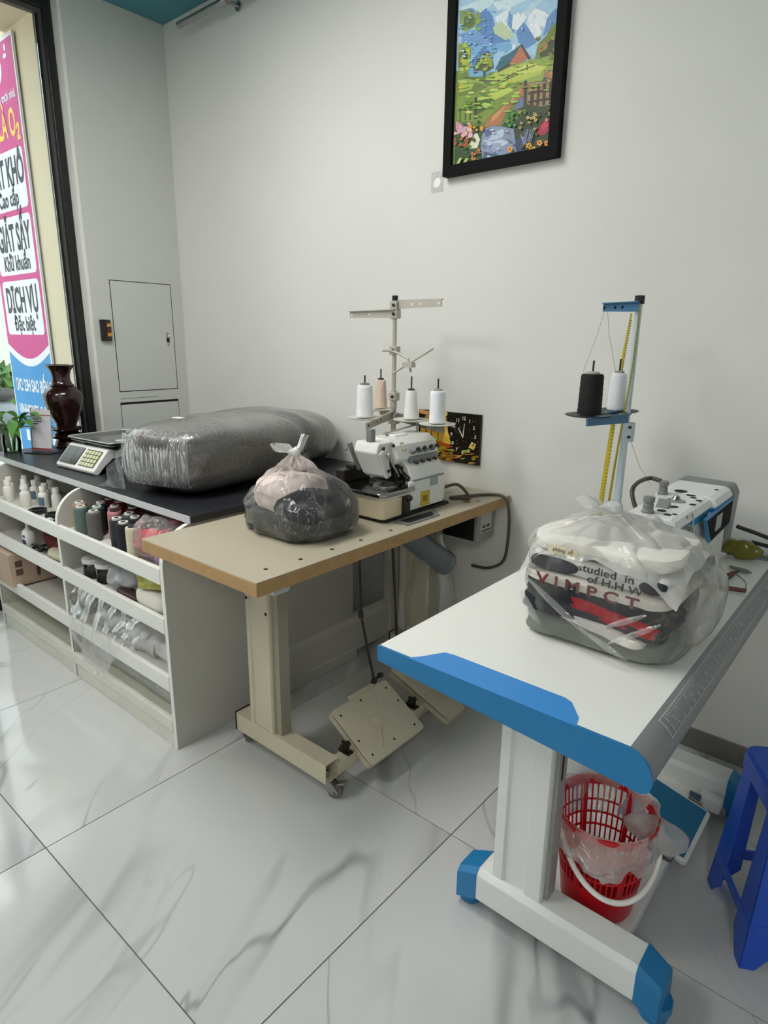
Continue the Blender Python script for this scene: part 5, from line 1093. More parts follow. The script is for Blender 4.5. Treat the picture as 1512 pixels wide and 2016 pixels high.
# thread stand on table 2 -------------------------------------------------------------
QX, QY = -0.686, 1.95
s2 = thing('thread_stand', 'pale blue thread stand with blue arms and two black plates', 'thread stand', (QX, QY, 0.76))
PB = mat('pole_pale_blue', (188,202,208), 0.35); PB2 = mat('arm_blue', (62,112,148), 0.4)
part('pole', MB().cyl((QX, QY, 0.76), (QX, QY, 1.125), 0.0115, n=16).cyl((QX, QY, 1.125), (QX, QY, 1.49), 0.0095, n=16), PB, s2, smooth=40)
part('base_nut', MB().cyl((QX, QY, 0.7605), (QX, QY, 0.768), 0.028, n=16), PB, s2, smooth=40)
part('pole_cap', MB().cyl((QX, QY, 1.487), (QX, QY, 1.510), 0.014, n=16), BLACKP, s2, smooth=40)
part('joint_sleeve', MB().cyl((QX, QY, 1.085), (QX, QY, 1.145), 0.0135, n=16).box(QX, QX+0.026, QY-0.012, QY+0.010, 1.088, 1.146), PB, s2, smooth=30, bevel=0.002)
for z in (1.103, 1.132): part('screw', MB().cyl((QX+0.018, QY-0.012, z), (QX+0.018, QY-0.017, z), 0.005, n=8), BLACKP, s2)
flat_arm('guide_arm', (QX+0.006, QY-0.014, 1.478), (QX-0.100, QY-0.014, 1.478), 0.026, s2, PB2, (0.45, 0.65, 0.95), hm=HOLE)
flat_arm('spool_arm', (QX+0.008, QY-0.014, 1.158), (-0.728, 1.755, 1.158), 0.026, s2, PB2)
flat_arm('spool_arm', (QX-0.03, QY+0.01, 1.166), (-0.760, 1.83, 1.160), 0.022, s2, PB2)
for x, y, z in ((-0.749, 1.815, 1.172), (-0.735, 1.985, 1.174)):
    q = part('spool_plate', MB().lathe([(0.060, -0.003), (0.068, 0.0), (0.068, 0.002), (0.058, -0.001), (0.001, -0.001)], (x, y, z), 36), mat('plate_black', (34,32,32), 0.45), s2, smooth=30)
    part('spool_pin', MB().cyl((x, y, z), (x, y, z+0.156), 0.003, n=8), mat('pin_dark', (48,38,40), 0.5), q, smooth=40)
cone('thread_cone', 'black thread cone on the pale blue stand', (-0.749, 1.815, 1.174), 0.116, 0.034, 0.032, (14,13,14), (190,188,184), 'cones on the blue thread stand')
cone('thread_cone', 'white thread cone on the pale blue stand', (-0.735, 1.985, 1.176), 0.112, 0.0275, 0.0225, (232,230,234), (150,146,136), 'cones on the blue thread stand')
TH = mat('thread_pale', (150,146,138), 0.7)
for lab, pts in (('thread running from the black cone up to blue arm', [(-0.772, 1.80, 1.295), (-0.765, 1.86, 1.40), (-0.782, 1.936, 1.468)]),
                 ('thread running from the white cone up to blue arm', [(-0.745, 1.98, 1.29), (-0.765, 1.95, 1.40), (-0.772, 1.936, 1.468)]),
                 ('thread slanting down from the stand to the machine', [(QX+0.024, QY-0.01, 1.09), (-0.60, 1.86, 1.03), (-0.535, 1.77, 1.0)])):
    solo('thread', MB().tube(pts, 0.0007, 4), TH, lab, 'thread', pts[-1], norm=False)
TAPE = mat('tape_yellow', (206,184,52), 0.55); TINK = mat('tape_ink', (70,60,30), 0.6)
def tape(name, label, pts, w, nrm):
    t = thing(name, label, 'measuring tape', pts[-1])
    P = catmull([Vector(p) for p in pts], 8); nv = Vector(nrm)
    mb = MB(); mb.grid(lambda u, v: P[int(round(v*(len(P)-1)))]+nv*(w*(0.35+0.65*min(1.0, v*1.6))*(u-0.5)), 2, len(P))
    part('ribbon', mb, TAPE, t, smooth=80, norm=False)
    tk = MB(); off = nv.cross(Vector((0,0,1))).normalized()*0.0006
    for sgn in (1,):
        for k in range(1, len(P)-1):
            for j in range(3):
                p = P[k].lerp(P[k+1], j/3); d = (P[k+1]-P[k]).normalized()*0.0012
                a, b = p+nv*(w*0.08)+off, p+nv*(w*0.36)+off
                if off.y > 0: a -= 2*off; b -= 2*off
                tk.add([a-d, b-d, b+d, a+d], [(0,1,2,3)])
    part('tick_print', tk, TINK, t, norm=False)
tape('tape_measure', 'yellow tape measure hanging beside the blue stand pole', [(-0.738, 2.04, 1.466), (-0.752, 2.04, 1.290), (-0.758, 2.04, 1.138), (-0.771, 2.04, 0.868), (-0.772, 2.04, 0.762)], 0.016, (0.95, 0.3, 0))
tape('tape_measure', 'twisted yellow tape end draped along the blue stand pole', [(-0.678, 1.936, 1.482), (-0.681, 1.936, 1.30), (-0.695, 1.934, 1.10), (-0.700, 1.930, 1.0), (-0.706, 1.93, 0.88), (-0.712, 1.93, 0.762)], 0.009, (0.6, 0.8, 0))

# ------------------------------------------------------------------ big clothes bag on table 2
BX, BY = -0.455, 1.325
def gar(name, label, cat, z0, z1, seed, m, rx=0.150, ry=0.130, dx=0, dy=0, rz=0, tilt=0, e=0.26, amp=0.06, freq=9):
    c = (BX+dx, BY+dy, (z0+z1)/2)
    return solo(name, slab(c, (rx, ry, (z1-z0)/2), seed, e, amp, freq, rz, tilt), m, label, cat, (c[0], c[1], z0), smooth=70)
gar('jeans', 'folded grey jeans at the bottom of the big bag', 'jeans', 0.763, 0.814, 41, cloth('grey_jeans', (128,132,126), 40, 0.3), 0.150, 0.135, 0, -0.005, 0.04)
gar('dark_trousers', 'folded dark grey trousers above the jeans in big bag', 'trousers', 0.812, 0.850, 42, cloth('dark_twill', (48,50,54), 20, 0.6), 0.152, 0.134, -0.005, -0.003, 0.02, 0.03)
gar('white_knit', 'white ribbed knit sleeve poking out above the jeans', 'knitwear', 0.806, 0.830, 43, cloth('white_rib', (222,218,212), 60, 0.4), 0.105, 0.030, 0.015, -0.115, -0.12, 0.10, 0.5)
gar('red_shirt', 'folded red shirt in the middle of the big bag', 'shirt', 0.828, 0.862, 44, cloth('red_cotton', (186,22,28), 24, 0.5), 0.100, 0.122, 0.045, -0.019, 0.0, 0.14)
gar('black_coat', 'folded black coat under the lettered shirt in big bag', 'coat', 0.846, 0.884, 45, cloth('black_coat', (30,31,34), 18, 0.6), 0.155, 0.134, 0.0, 0.0, 0.02, 0.02)
gar('navy_shirt', 'folded navy shirt at the right of the big bag', 'shirt', 0.824, 0.862, 46, cloth('navy_cloth', (26,28,40), 18, 0.6), 0.050, 0.120, 0.108, -0.008, 0, 0.06)
ws = gar('lettered_shirt', 'folded white shirt edge with maroon letters in big bag', 'shirt', 0.881, 0.907, 47, cloth('white_letter_cloth', (226,220,210), 24, 0.3), 0.158, 0.136, 0.0, -0.004, 0, 0.02)
ps = gar('print_shirt', 'black and white printed shirt with text in big bag', 'shirt', 0.904, 0.948, 48, cloth('print_white', (218,216,212), 24, 0.4), 0.150, 0.132, 0.004, 0.0, 0, 0.02)
gar('white_shirt', 'white shirt on top of the pile in big bag', 'shirt', 0.945, 0.986, 49, cloth('white_top_cloth', (232,228,220), 16, 0.7), 0.152, 0.132, 0.0, 0.005, 0, 0.015, 0.5, 0.09)
MAR = mat('maroon_print', (112,40,44), 0.7); PINK_ = mat('black_print', (36,36,42), 0.7)
yf = BY-0.004-0.136-0.006
part('lettering', text_mb('V I M P C T', 0.033, face_my(BX-0.005, yf, 0.8935, 0.0) @ Euler((0,0,-0.02)).to_matrix().to_4x4(), sx=1.35, bold=0.0008), MAR, ws)
part('lettering', text_mb('studied  in', 0.022, face_my(BX+0.030, BY-0.139, 0.9365) @ Euler((0,0,-0.02)).to_matrix().to_4x4(), sx=1.25, bold=0.0003), PINK_, ps)
part('lettering', text_mb('of H.H W', 0.022, face_my(BX+0.050, BY-0.1395, 0.9165) @ Euler((0,0,-0.02)).to_matrix().to_4x4(), sx=1.25, bold=0.0003), PINK_, ps)
part('print_patch', MB().ell((BX-0.085, BY-0.118, 0.926), (0.056, 0.018, 0.016), 20, 10, 0.7), mat('print_grey', (52,52,58), 0.8), ps, smooth=60)
part('print_patch', MB().ell((BX+0.115, BY-0.114, 0.924), (0.028, 0.018, 0.016), 16, 8, 0.8), MATS['print_grey'], ps, smooth=60)
part('paper_note', MB().box(BX-0.095, BX-0.030, BY-0.140, BY-0.139, 0.955, 0.972), mat('note_paper', (226,214,180), 0.7), ps)
part('note_writing', text_mb('phòng  số', 0.011, face_my(BX-0.062, BY-0.1405, 0.964), sx=1.0), mat('note_ink', (110,100,86), 0.7), ps)
BAG2 = plastic('laundry_film_big', (246,245,242), 0.03, 0.32, 0.45, 16, 0.16, (1.0, 1.0, 0.8), 0.4, milk=2.0, gloss=0.5)
tied_bag('laundry_bag', 'big knotted clear bag of folded clothes on the white table', (BX+0.008, BY+0.012, 0.7610),
         [(0.0, 0.150, 0.135), (0.010, 0.168, 0.153), (0.07, 0.178, 0.166), (0.13, 0.180, 0.170), (0.175, 0.178, 0.166), (0.212, 0.150, 0.142), (0.238, 0.095, 0.095), (0.255, 0.045, 0.045), (0.268, 0.014, 0.014)],
         (-0.030, -0.005), BAG2, 11, 0.50, 9, nu=110, wob=0.011, ears=((-0.060, -0.025, 0.020, 0.014, 0),))
FOLD = plastic('fold_film', (244,244,242), 0.22, 0.4, 0.5, 30, 0.15, gloss=1.0)
def fold(a, b, w, bow):
    A, B = Vector(a), Vector(b); d = (B-A).normalized(); sd = d.cross(Vector((0, -1, 0))).normalized()
    def ff(u, v): return A.lerp(B, v)+sd*(w*(u-0.5)*math.sin(PI*(0.1+0.85*v)))+Vector((0, -bow*math.sin(PI*v)-0.004*math.cos(PI*(u-0.5)), 0))
    return MB().grid(ff, 5, 14)
b2 = bpy.data.objects['laundry_bag.001']
for a, b, w in (((BX-0.125, 1.162, 0.895), (BX+0.035, 1.160, 0.800), 0.016), ((BX-0.14, 1.166, 0.86), (BX-0.09, 1.162, 0.80), 0.020), ((BX+0.125, 1.160, 0.885), (BX+0.045, 1.160, 0.835), 0.012), ((BX+0.150, 1.170, 0.870), (BX+0.060, 1.160, 0.805), 0.012), ((BX+0.02, 1.160, 0.812), (BX+0.10, 1.160, 0.782), 0.014)):
    part('film_fold', fold(a, b, w, 0.004), FOLD, b2, smooth=80, norm=False)
def topfilm(u, v):
    x = -0.165+0.33*u; y = -0.150+0.30*v
    h = 0.246-0.055*(abs(x)/0.165)**2.4-0.055*(abs(y)/0.150)**2.4+0.018*noise.noise(Vector((x*14, y*14, 4)))+0.010*noise.noise(Vector((x*34, y*30, 7)))
    return (BX+x+0.004, BY+y+0.012, 0.761+h)
part('slack_film', MB().grid(topfilm, 48, 40), plastic('slack_film', (240,238,234), 0.68, 0.2, 0.4, 11, 0.2, bump=0.5, milk=0.3, gloss=0.4), bpy.data.objects['laundry_bag.001'], smooth=80, norm=False)
clear_bag('plastic_bag', 'loose crinkled film bulging right of the big clothes bag', (-0.300, 1.405, 0.845), (0.045, 0.105, 0.083), 51, plastic('side_film', (236,234,228), 0.22, 0.4, 0.5, 14, 0.2, milk=1.5), 0.7, 0.16, 9)

# small tools and cables at the back of table 2
tz = thing('tweezers', 'brown handled thread snips lying on the white table', 'snips', (-0.30, 1.77, 0.76))
part('handle', MB().tube([(-0.365, 1.72, 0.768), (-0.33, 1.735, 0.77), (-0.268, 1.76, 0.768)], 0.006, 8, smooth=4), mat('snip_brown', (110,52,44), 0.4), tz, smooth=50)
part('handle', MB().tube([(-0.37, 1.735, 0.775), (-0.33, 1.76, 0.79), (-0.305, 1.79, 0.80)], 0.005, 8, smooth=4), mat('snip_brown', (0,0,0)), tz, smooth=50)
part('spring', MB().tube([(-0.268, 1.76, 0.768), (-0.275, 1.775, 0.786), (-0.305, 1.79, 0.80)], 0.002, 6, smooth=4), STEEL, tz, smooth=50)
kl = thing('knee_lifter', 'thin dark lift rod with a flat grey pad lying on the table', 'lift rod', (-0.33, 1.85, 0.76))
part('rod', MB().cyl((-0.335, 1.64, 0.765), (-0.318, 1.905, 0.768), 0.0035, n=8), DKSTEEL, kl, smooth=50)
part('pad', MB().prism([(-0.345, 1.93), (-0.315, 1.915), (-0.285, 1.915), (-0.30, 1.935), (-0.345, 1.94)], 'z', 0.766, 0.770), GREYP, kl)
solo('yellow_pouch', crumple((-0.345, 2.058, 0.789), (0.055, 0.024, 0.028), 61, 0.9, 0.35, 26), plastic('yellow_pouch_film', (142,134,52), 0.9, 0.05, 0.3, gloss=0.2), 'crumpled yellow pouch behind the machine on the white table', 'pouch', (-0.34, 2.055, 0.761), smooth=70)
CBK = mat('cable_dark', (44,42,40), 0.5); CGR = mat('cable_grey', (122,118,112), 0.5)
solo('cable', MB().tube([(-0.36, 2.04, 0.86), (-0.30, 2.10, 0.83), (-0.22, 2.14, 0.795), (-0.10, 2.16, 0.74), (0.05, 2.17, 0.60), (0.12, 2.175, 0.30), (0.13, 2.17, 0.02)], lambda t: 0.006+0.006*(0.25 < t < 0.55), 8, smooth=5), CBK, 'thick black cable hanging from the machine along the wall', 'cable', (-0.2, 2.14, 0.02), smooth=50)
solo('cable', MB().tube([(-0.38, 2.06, 0.769), (-0.30, 2.09, 0.768), (-0.23, 2.10, 0.765), (-0.15, 2.12, 0.74), (0.0, 2.16, 0.62), (0.10, 2.17, 0.30), (0.11, 2.165, 0.02)], 0.0065, 8, smooth=5), CGR, 'grey cable lying along the rear of the white table', 'cable', (-0.25, 2.1, 0.02), smooth=50)
solo('cable', MB().tube([(-0.33, 2.12, 0.80), (-0.24, 2.12, 0.79), (-0.15, 2.14, 0.765), (0.0, 2.17, 0.68), (0.14, 2.18, 0.35), (0.15, 2.175, 0.02)], 0.006, 8, smooth=5), CBK, 'thin dark cable just below the thick black cable', 'cable', (-0.2, 2.13, 0.02), smooth=50)
solo('wall_cable', MB().tube([(-0.10, 2.19, 0.55), (-0.115, 2.18, 0.52), (-0.10, 2.175, 0.50), (-0.02, 2.17, 0.485), (0.06, 2.175, 0.36), (0.07, 2.18, 0.02)], 0.004, 8, smooth=5), CBK, 'short black cable loop on the wall below the white table', 'cable', (-0.08, 2.19, 0.02), smooth=50)

# ------------------------------------------------------------------ red waste basket
BC = (-0.408, 1.312); RED = mat('red_plastic', (196,20,32), 0.3, spec=0.5)
bk = thing('waste_basket', 'red slatted plastic waste basket under the white table', 'basket', (BC[0], BC[1], 0.0605))
def br(z): return 0.085+0.028*(z-0.06)/0.26
part('bottom_shell', MB().lathe([(0.078, 0.061), (0.085, 0.064), (br(0.150), 0.150), (br(0.150)-0.003, 0.150), (0.081, 0.068), (0.001, 0.067)], (BC[0], BC[1], 0), 48), RED, bk, smooth=40)
lat = MB()
for k in range(48):
    a = 2*PI*k/48; M = RT((BC[0], BC[1], 0), a)
    r0, r1 = br(0.148), br(0.300)
    lat.add([(r0-0.003, -0.002, 0.148), (r0, -0.002, 0.148), (r0, 0.002, 0.148), (r0-0.003, 0.002, 0.148), (r1-0.003, -0.002, 0.302), (r1, -0.002, 0.302), (r1, 0.002, 0.302), (r1-0.003, 0.002, 0.302)],
            [(0,3,2,1),(4,5,6,7),(0,1,5,4),(1,2,6,5),(2,3,7,6),(3,0,4,7)], M)
for k in range(6):
    a = 2*PI*k/6+0.3; M = RT((BC[0], BC[1], 0), a); r0, r1 = br(0.148), br(0.300)
    lat.add([(r0-0.004, -0.005, 0.148), (r0+0.001, -0.005, 0.148), (r0+0.001, 0.005, 0.148), (r0-0.004, 0.005, 0.148), (r1-0.004, -0.005, 0.302), (r1+0.001, -0.005, 0.302), (r1+0.001, 0.005, 0.302), (r1-0.004, 0.005, 0.302)],
            [(0,3,2,1),(4,5,6,7),(0,1,5,4),(1,2,6,5),(2,3,7,6),(3,0,4,7)], M)
lo = part('lattice', lat, RED, bk); lo['kind'] = 'stuff'
for z in (0.188, 0.222, 0.256):
    part('hoop', MB().lathe([(br(z)-0.003, z-0.0022), (br(z)+0.0008, z-0.0022), (br(z)+0.0008, z+0.0022), (br(z)-0.003, z+0.0022), (br(z)-0.003, z-0.0022)], (BC[0], BC[1], 0), 48, cap=False), RED, bk, smooth=30)
part('rim', MB().lathe([(br(0.298)-0.003, 0.298), (br(0.298)+0.002, 0.298), (0.118, 0.312), (0.119, 0.320), (0.114, 0.321), (0.110, 0.312), (br(0.298)-0.003, 0.298)], (BC[0], BC[1], 0), 48, cap=False), RED, bk, smooth=35)
hp = []
for k in range(15):
    a = PI*k/14; dx = math.cos(a); s = math.sin(a)
    px = BC[0]+0.117*dx*0.79; py = BC[1]+0.117*dx*0.61
    hp.append((px+0.61*0.118*s*0.95+0.01, py-0.79*0.118*s*0.95, 0.295-0.135*s))
part('handle', MB().tube(hp, 0.0065, 10, smooth=4), WHITEP, bk, smooth=50)
LIN = plastic('liner_film', (236,232,230), 0.24, 0.30, 0.5, 16, 0.3, (1,1,1), 0.4, milk=1.0, gloss=0.35)
def liner(u, v):
    th = 2*PI*u; n = noise.noise(Vector((math.cos(th)*2.2, math.sin(th)*2.2, v*3)))+0.5*noise.noise(Vector((math.cos(th)*6, math.sin(th)*6, v*7)))
    fr_ = max(0.0, math.cos(th-math.radians(-60)))
    if v < 0.35:
        k = v/0.35; r = 0.100+0.010*k; z = 0.225+0.10*k
    else:
        k = (v-0.35)/0.65; r = 0.116+0.010*math.sin(k*PI)+0.008*n; z = 0.327-k*(0.045+0.070*fr_)*(1+0.4*n)
    r += 0.004*n
    return (BC[0]+r*math.cos(th), BC[1]+r*math.sin(th), z+0.006*n)
lb = thing('bin_liner', 'cloudy plastic liner spilling over the red basket rim', 'bin liner', (BC[0], BC[1], 0.19))
part('film', MB().grid(liner, 90, 26, cu=True), LIN, lb, smooth=80, norm=False)
def spill(p):
    n = noise.noise(p*16)+0.6*noise.noise(p*38); c = Vector((-0.300, 1.345, 0.285)); return c+(p-c)*(1+0.20*n)
part('loose_tail', MB().ell((-0.300, 1.345, 0.285), (0.070, 0.035, 0.036), 40, 24, 0.9, spill), LIN, lb, smooth=80)

# ------------------------------------------------------------------ blue plastic stool
so = thing('plastic_stool', 'dark blue moulded plastic stool at the right edge', 'stool', (-0.049, 1.565, 0))
SBL = mat('stool_blue', (34,82,196), 0.38, spec=0.5)
Mst = RT((-0.049, 1.565, 0), math.radians(-61))
def leg_quad(sx, sy):
    # moulded L-section leg: two tapering plates meeting at the corner
    zt, zb = 0.415, 0.0; tx, ty = 0.096*sx, 0.096*sy; bx_, by_ = 0.127*sx, 0.127*sy
    mb = MB(); w0, w1, t = 0.044, 0.074, 0.004
    for ax in (0, 1):
        def P(zf, off, th):
            x = tx+(bx_-tx)*zf; y = ty+(by_-ty)*zf; w = w0+(w1-w0)*zf
            if ax == 0: return (x-sx*w*off, y-sy*th, zt*(1-zf))
            return (x-sx*th, y-sy*w*off, zt*(1-zf))
        n = 9; vs = []
        for k in range(n):
            zf = k/(n-1); rr = 1.0-0.55*max(0, (zf-0.88)/0.12)**2
            for off, th in ((0, 0), (rr, 0), (rr, t), (0, t)): vs.append(P(zf, off, th))
        fs = [(0,1,2,3), tuple((n-1)*4+q for q in (3,2,1,0))]
        for k in range(n-1):
            for q in range(4): fs.append((k*4+q, k*4+(q+1)%4, (k+1)*4+(q+1)%4, (k+1)*4+q))
        mb.add(vs, fs, Mst)
    return mb
for sx in (1, -1):
    for sy in (1, -1): part('leg', leg_quad(sx, sy), SBL, so, smooth=30, bevel=0.0015)
part('seat', MB().prism(rrect(-0.108, 0.108, -0.108, 0.108, 0.035, 6), 'z', 0.410, 0.435, Mst), SBL, so, smooth=30, bevel=0.008, seg=3)
part('apron', MB().box(-0.098, 0.098, -0.102, -0.097, 0.375, 0.415, Mst).box(-0.098, 0.098, 0.097, 0.102, 0.375, 0.415, Mst).box(-0.102, -0.097, -0.102, 0.102, 0.375, 0.415, Mst).box(0.097, 0.102, -0.102, 0.102, 0.375, 0.415, Mst), SBL, so)
for a in range(4):
    Ma = Mst @ Euler((0, 0, a*PI/2)).to_matrix().to_4x4()
    part('stretcher', MB().box(-0.108, 0.108, -0.1205, -0.1145, 0.088, 0.118, Ma), SBL, so, bevel=0.002)

# ------------------------------------------------------------------ framed landscape on the wall
fx0, fx1, fz0, fz1 = -1.556, -1.090, 1.978, 2.645
pf = thing('framed_painting', 'black framed colourful mountain cottage landscape painting on the wall', 'painting', ((fx0+fx1)/2, YW, fz0))
FB = mat('frame_black', (9,9,9), 0.6, spec=0.12, bump=(90, 0.1))
fw, fy0, fy1 = 0.036, 2.166, 2.199
part('frame_bar', MB().prism([(fx0, fz0), (fx1, fz0), (fx1-fw, fz0+fw), (fx0+fw, fz0+fw)], 'y', fy0, fy1), FB, pf, bevel=0.001)
part('frame_bar', MB().prism([(fx0, fz1), (fx1, fz1), (fx1-fw, fz1-fw), (fx0+fw, fz1-fw)], 'y', fy0, fy1), FB, pf, bevel=0.001)
part('frame_bar', MB().prism([(fx0, fz0), (fx0+fw, fz0+fw), (fx0+fw, fz1-fw), (fx0, fz1)], 'y', fy0, fy1), FB, pf, bevel=0.001)
part('frame_bar', MB().prism([(fx1, fz0), (fx1-fw, fz0+fw), (fx1-fw, fz1-fw), (fx1, fz1)], 'y', fy0, fy1), FB, pf, bevel=0.001)
PAINT = mat('painted_canvas', (255,255,255), 0.5, spec=0.3, attr='paint', var=(130, 0.10), bump=(160, 0.25, 0.002))
polys=[
((150,190,222),[(150,-200),(1500,-200),(1500,640),(150,640)]),
((112,136,70),[(150,640),(640,660),(900,580),(1500,430),(1500,1700),(150,1800)]),
((160,140,104),[(940,760),(1240,740),(1230,980),(960,1000)]),
((168,205,228),[(330,-60),(1300,-60),(1290,500),(300,500)]),
((205,228,236),[(330,60),(560,-40),(700,-60),(620,40),(520,110),(400,140)]),
((214,234,240),[(640,10),(900,-60),(1000,-40),(800,60),(690,80)]),
((96,140,196),[(520,110),(580,60),(640,130),(660,220),(760,330),(820,370),(640,400),(560,330),(480,260)]),
((118,160,210),[(360,300),(470,260),(560,330),(640,420),(640,640),(430,690),(420,480),(350,370)]),
((88,134,190),[(430,480),(520,420),(600,480),(560,640),(450,660)]),
((222,236,240),[(660,150),(740,90),(820,40),(760,190),(830,260),(780,330),(690,210)]),
((120,158,206),[(790,80),(860,180),(840,300),(780,220)]),
((228,238,240),[(830,130),(900,90),(980,120),(920,200),(870,270),(820,250)]),
((104,146,200),[(930,190),(1000,280),(1050,380),(960,440),(880,380),(860,280)]),
((232,240,242),[(980,110),(1040,60),(1120,90),(1180,140),(1120,250),(1050,360),(990,270),(960,200)]),
((112,152,204),[(1150,150),(1230,60),(1270,90),(1262,220),(1180,260),(1110,330),(1130,230)]),
((196,222,234),[(1000,20),(1120,-40),(1040,60),(960,150),(930,110)]),
((190,208,170),[(640,240),(720,180),(800,260),(850,320),(760,360),(660,300)]),
((120,176,214),[(430,420),(640,400),(800,380),(840,420),(720,520),(650,640),(560,700),(420,700),(410,560)]),
((82,128,186),[(450,560),(560,420),(620,470),(560,600),(470,690)]),
((160,200,226),[(600,520),(700,460),(760,470),(680,600),(640,650),(600,620)]),
((130,160,110),[(330,90),(430,60),(530,140),(540,190),(470,240),(400,280),(340,260)]),
((96,122,66),[(350,160),(440,110),(500,190),(430,250),(350,230)]),
((140,160,70),[(320,400),(400,380),(440,440),(440,560),(400,650),(330,690),(315,560)]),
((98,118,50),[(330,450),(390,430),(410,520),(370,610),(322,620)]),
((120,138,60),[(1262,170),(1190,230),(1140,320),(1060,400),(1040,520),(1010,560),(1060,600),(1245,500)]),
((74,86,62),[(1252,300),(1180,360),(1110,440),(1050,540),(1120,570),(1242,500)]),
((170,130,84),[(1060,400),(1160,370),(1150,440),(1070,480)]),
((150,172,84),[(315,730),(460,720),(560,745),(690,640),(850,590),(1000,540),(1245,490),(1230,720),(940,760),(760,800),(320,860)]),
((186,200,92),[(570,720),(690,650),(850,600),(1010,560),(1150,600),(1080,680),(900,740),(760,780),(680,770)]),
((206,214,110),[(860,620),(1000,580),(1140,620),(1020,660),(880,680)]),
((130,152,70),[(310,820),(470,850),(640,800),(840,760),(930,780),(820,900),(660,1030),(560,1130),(310,1110)]),
((188,206,96),[(500,900),(640,850),(800,800),(840,830),(700,900),(560,980),(490,1000)]),
((110,130,62),[(320,760),(520,760),(600,800),(480,850),(320,890)]),
((168,186,90),[(330,760),(470,770),(440,820),(330,850)]),
((80,110,56),[(470,930),(640,900),(600,1000),(490,1060)]),
((78,96,60),[(470,640),(490,560),(540,490),(610,470),(640,530),(655,620),(600,650),(580,660),(570,720),(555,720),(550,650)]),
((150,166,70),[(560,510),(610,480),(635,540),(640,610),(590,600),(550,560)]),
((60,110,128),[(665,635),(720,520),(800,480),(890,410),(910,400),(860,480),(810,560),(690,640)]),
((70,80,72),[(690,640),(810,560),(812,600),(690,665)]),
((188,120,88),[(910,405),(985,520),(930,560),(808,600),(812,560)]),
((84,76,68),[(905,395),(920,400),(1000,530),(975,545),(905,420)]),
((235,238,238),[(828,400),(856,393),(852,440),(824,460)]),
((176,122,84),[(930,760),(960,770),(1000,770),(930,880),(830,960),(760,1060),(720,1150),(560,1180),(600,1090),(700,1010),(800,920)]),
((206,150,104),[(920,800),(900,860),(780,960),(680,1090),(620,1130),(640,1070),(760,970)]),
((90,96,88),[(1170,640),(1235,640),(1215,760),(1100,740)]),
((180,130,100),[(1130,660),(1235,650),(1225,730),(1110,700)]),
((64,78,56),[(830,1020),(960,960),(1090,980),(1210,960),(1190,1400),(940,1430),(860,1360),(730,1160)]),
((96,128,66),[(740,1120),(830,1030),(960,1000),(900,1080),(800,1150)]),
((112,124,150),[(850,940),(930,890),(930,980),(850,1020)]),
((74,72,66),[(932,745),(962,735),(960,985),(930,990)]),
((78,62,54),[(1000,790),(1030,780),(1020,970),(990,980)]),
((78,62,54),[(1058,775),(1084,770),(1072,970),(1048,975)]),
((78,62,54),[(1112,765),(1140,757),(1128,965),(1104,970)]),
((78,62,54),[(1172,755),(1200,748),(1190,955),(1166,960)]),
((78,62,54),[(975,850),(1222,800),(1220,822),(975,872)]),
((70,60,52),[(975,930),(1218,890),(1216,908),(975,950)]),
((70,66,56),[(474,898),(496,893),(492,1100),(468,1100)]),
((70,78,52),[(322,1010),(462,980),(462,995),(322,1026)]),
((70,78,52),[(335,1010),(345,1005),(345,1120),(335,1120)]),
((70,78,52),[(385,1000),(395,995),(392,1110),(382,1110)]),
((70,78,52),[(430,990),(440,985),(438,1110),(428,1110)]),
((80,84,60),[(385,705),(560,735),(700,735),(780,700),(880,650),(1040,590),(1040,598),(880,660),(780,712),(700,748),(560,748),(385,715)]),
((80,84,60),[(560,755),(700,758),(780,722),(880,672),(880,680),(780,732),(700,770),(560,765)]),
((80,84,60),[(690,730),(700,730),(698,778),(688,778)]),((80,84,60),[(780,680),(790,680),(788,735),(778,735)]),((80,84,60),[(870,640),(880,640),(878,690),(868,690)]),((80,84,60),[(960,590),(970,590),(968,640),(958,640)]),((80,84,60),[(620,735),(630,735),(628,775),(618,775)]),
((70,92,60),[(290,1150),(560,1170),(560,1300),(520,1500),(290,1560)]),
((140,158,186),[(560,1190),(640,1165),(740,1170),(840,1190),(850,1290),(880,1400),(800,1450),(560,1510),(530,1400),(540,1280)]),
((96,112,140),[(560,1200),(640,1180),(660,1230),(580,1270)]),
((188,200,216),[(640,1230),(740,1190),(760,1250),(680,1290),(610,1300)]),
((140,148,172),[(760,1190),(830,1180),(820,1290),(770,1310),(740,1250)]),
((196,206,222),[(560,1290),(640,1310),(720,1290),(800,1310),(740,1350),(600,1360)]),
((160,172,196),[(620,1330),(720,1320),(720,1400),(640,1400)]),
((90,104,124),[(560,1400),(640,1420),(720,1440),(600,1490),(550,1480)]),
((70,80,110),[(860,1290),(930,1250),(940,1400),(870,1420),(850,1350)]),
((138,150,178),[(900,1240),(980,1210),(1020,1260),(960,1330),(930,1340)]),
((170,60,80),[(1045,1220),(1100,1130),(1200,1070),(1195,1180),(1130,1240),(1070,1255)]),
((206,76,98),[(1100,1150),(1190,1090),(1180,1150),(1110,1200)]),
((206,150,170),[(302,1120),(380,1160),(450,1180),(470,1240),(420,1280),(330,1240),(298,1190)]),
((228,226,204),[(455,1250),(500,1230),(525,1290),(500,1370),(430,1375)]),
((200,216,110),[(400,1350),(440,1310),(440,1375)]),
((60,84,52),[(290,1380),(430,1380),(540,1400),(540,1510),(290,1550)]),
]
prnd = random.Random(4)
def blob(cx,cy,r,col,n=7,sx=1,sy=1):
    polys.append((col,[(cx+sx*r*math.cos(t)*prnd.uniform(.75,1.15),cy+sy*r*math.sin(t)*prnd.uniform(.75,1.15)) for t in [2*PI*q/n for q in range(n)]]))
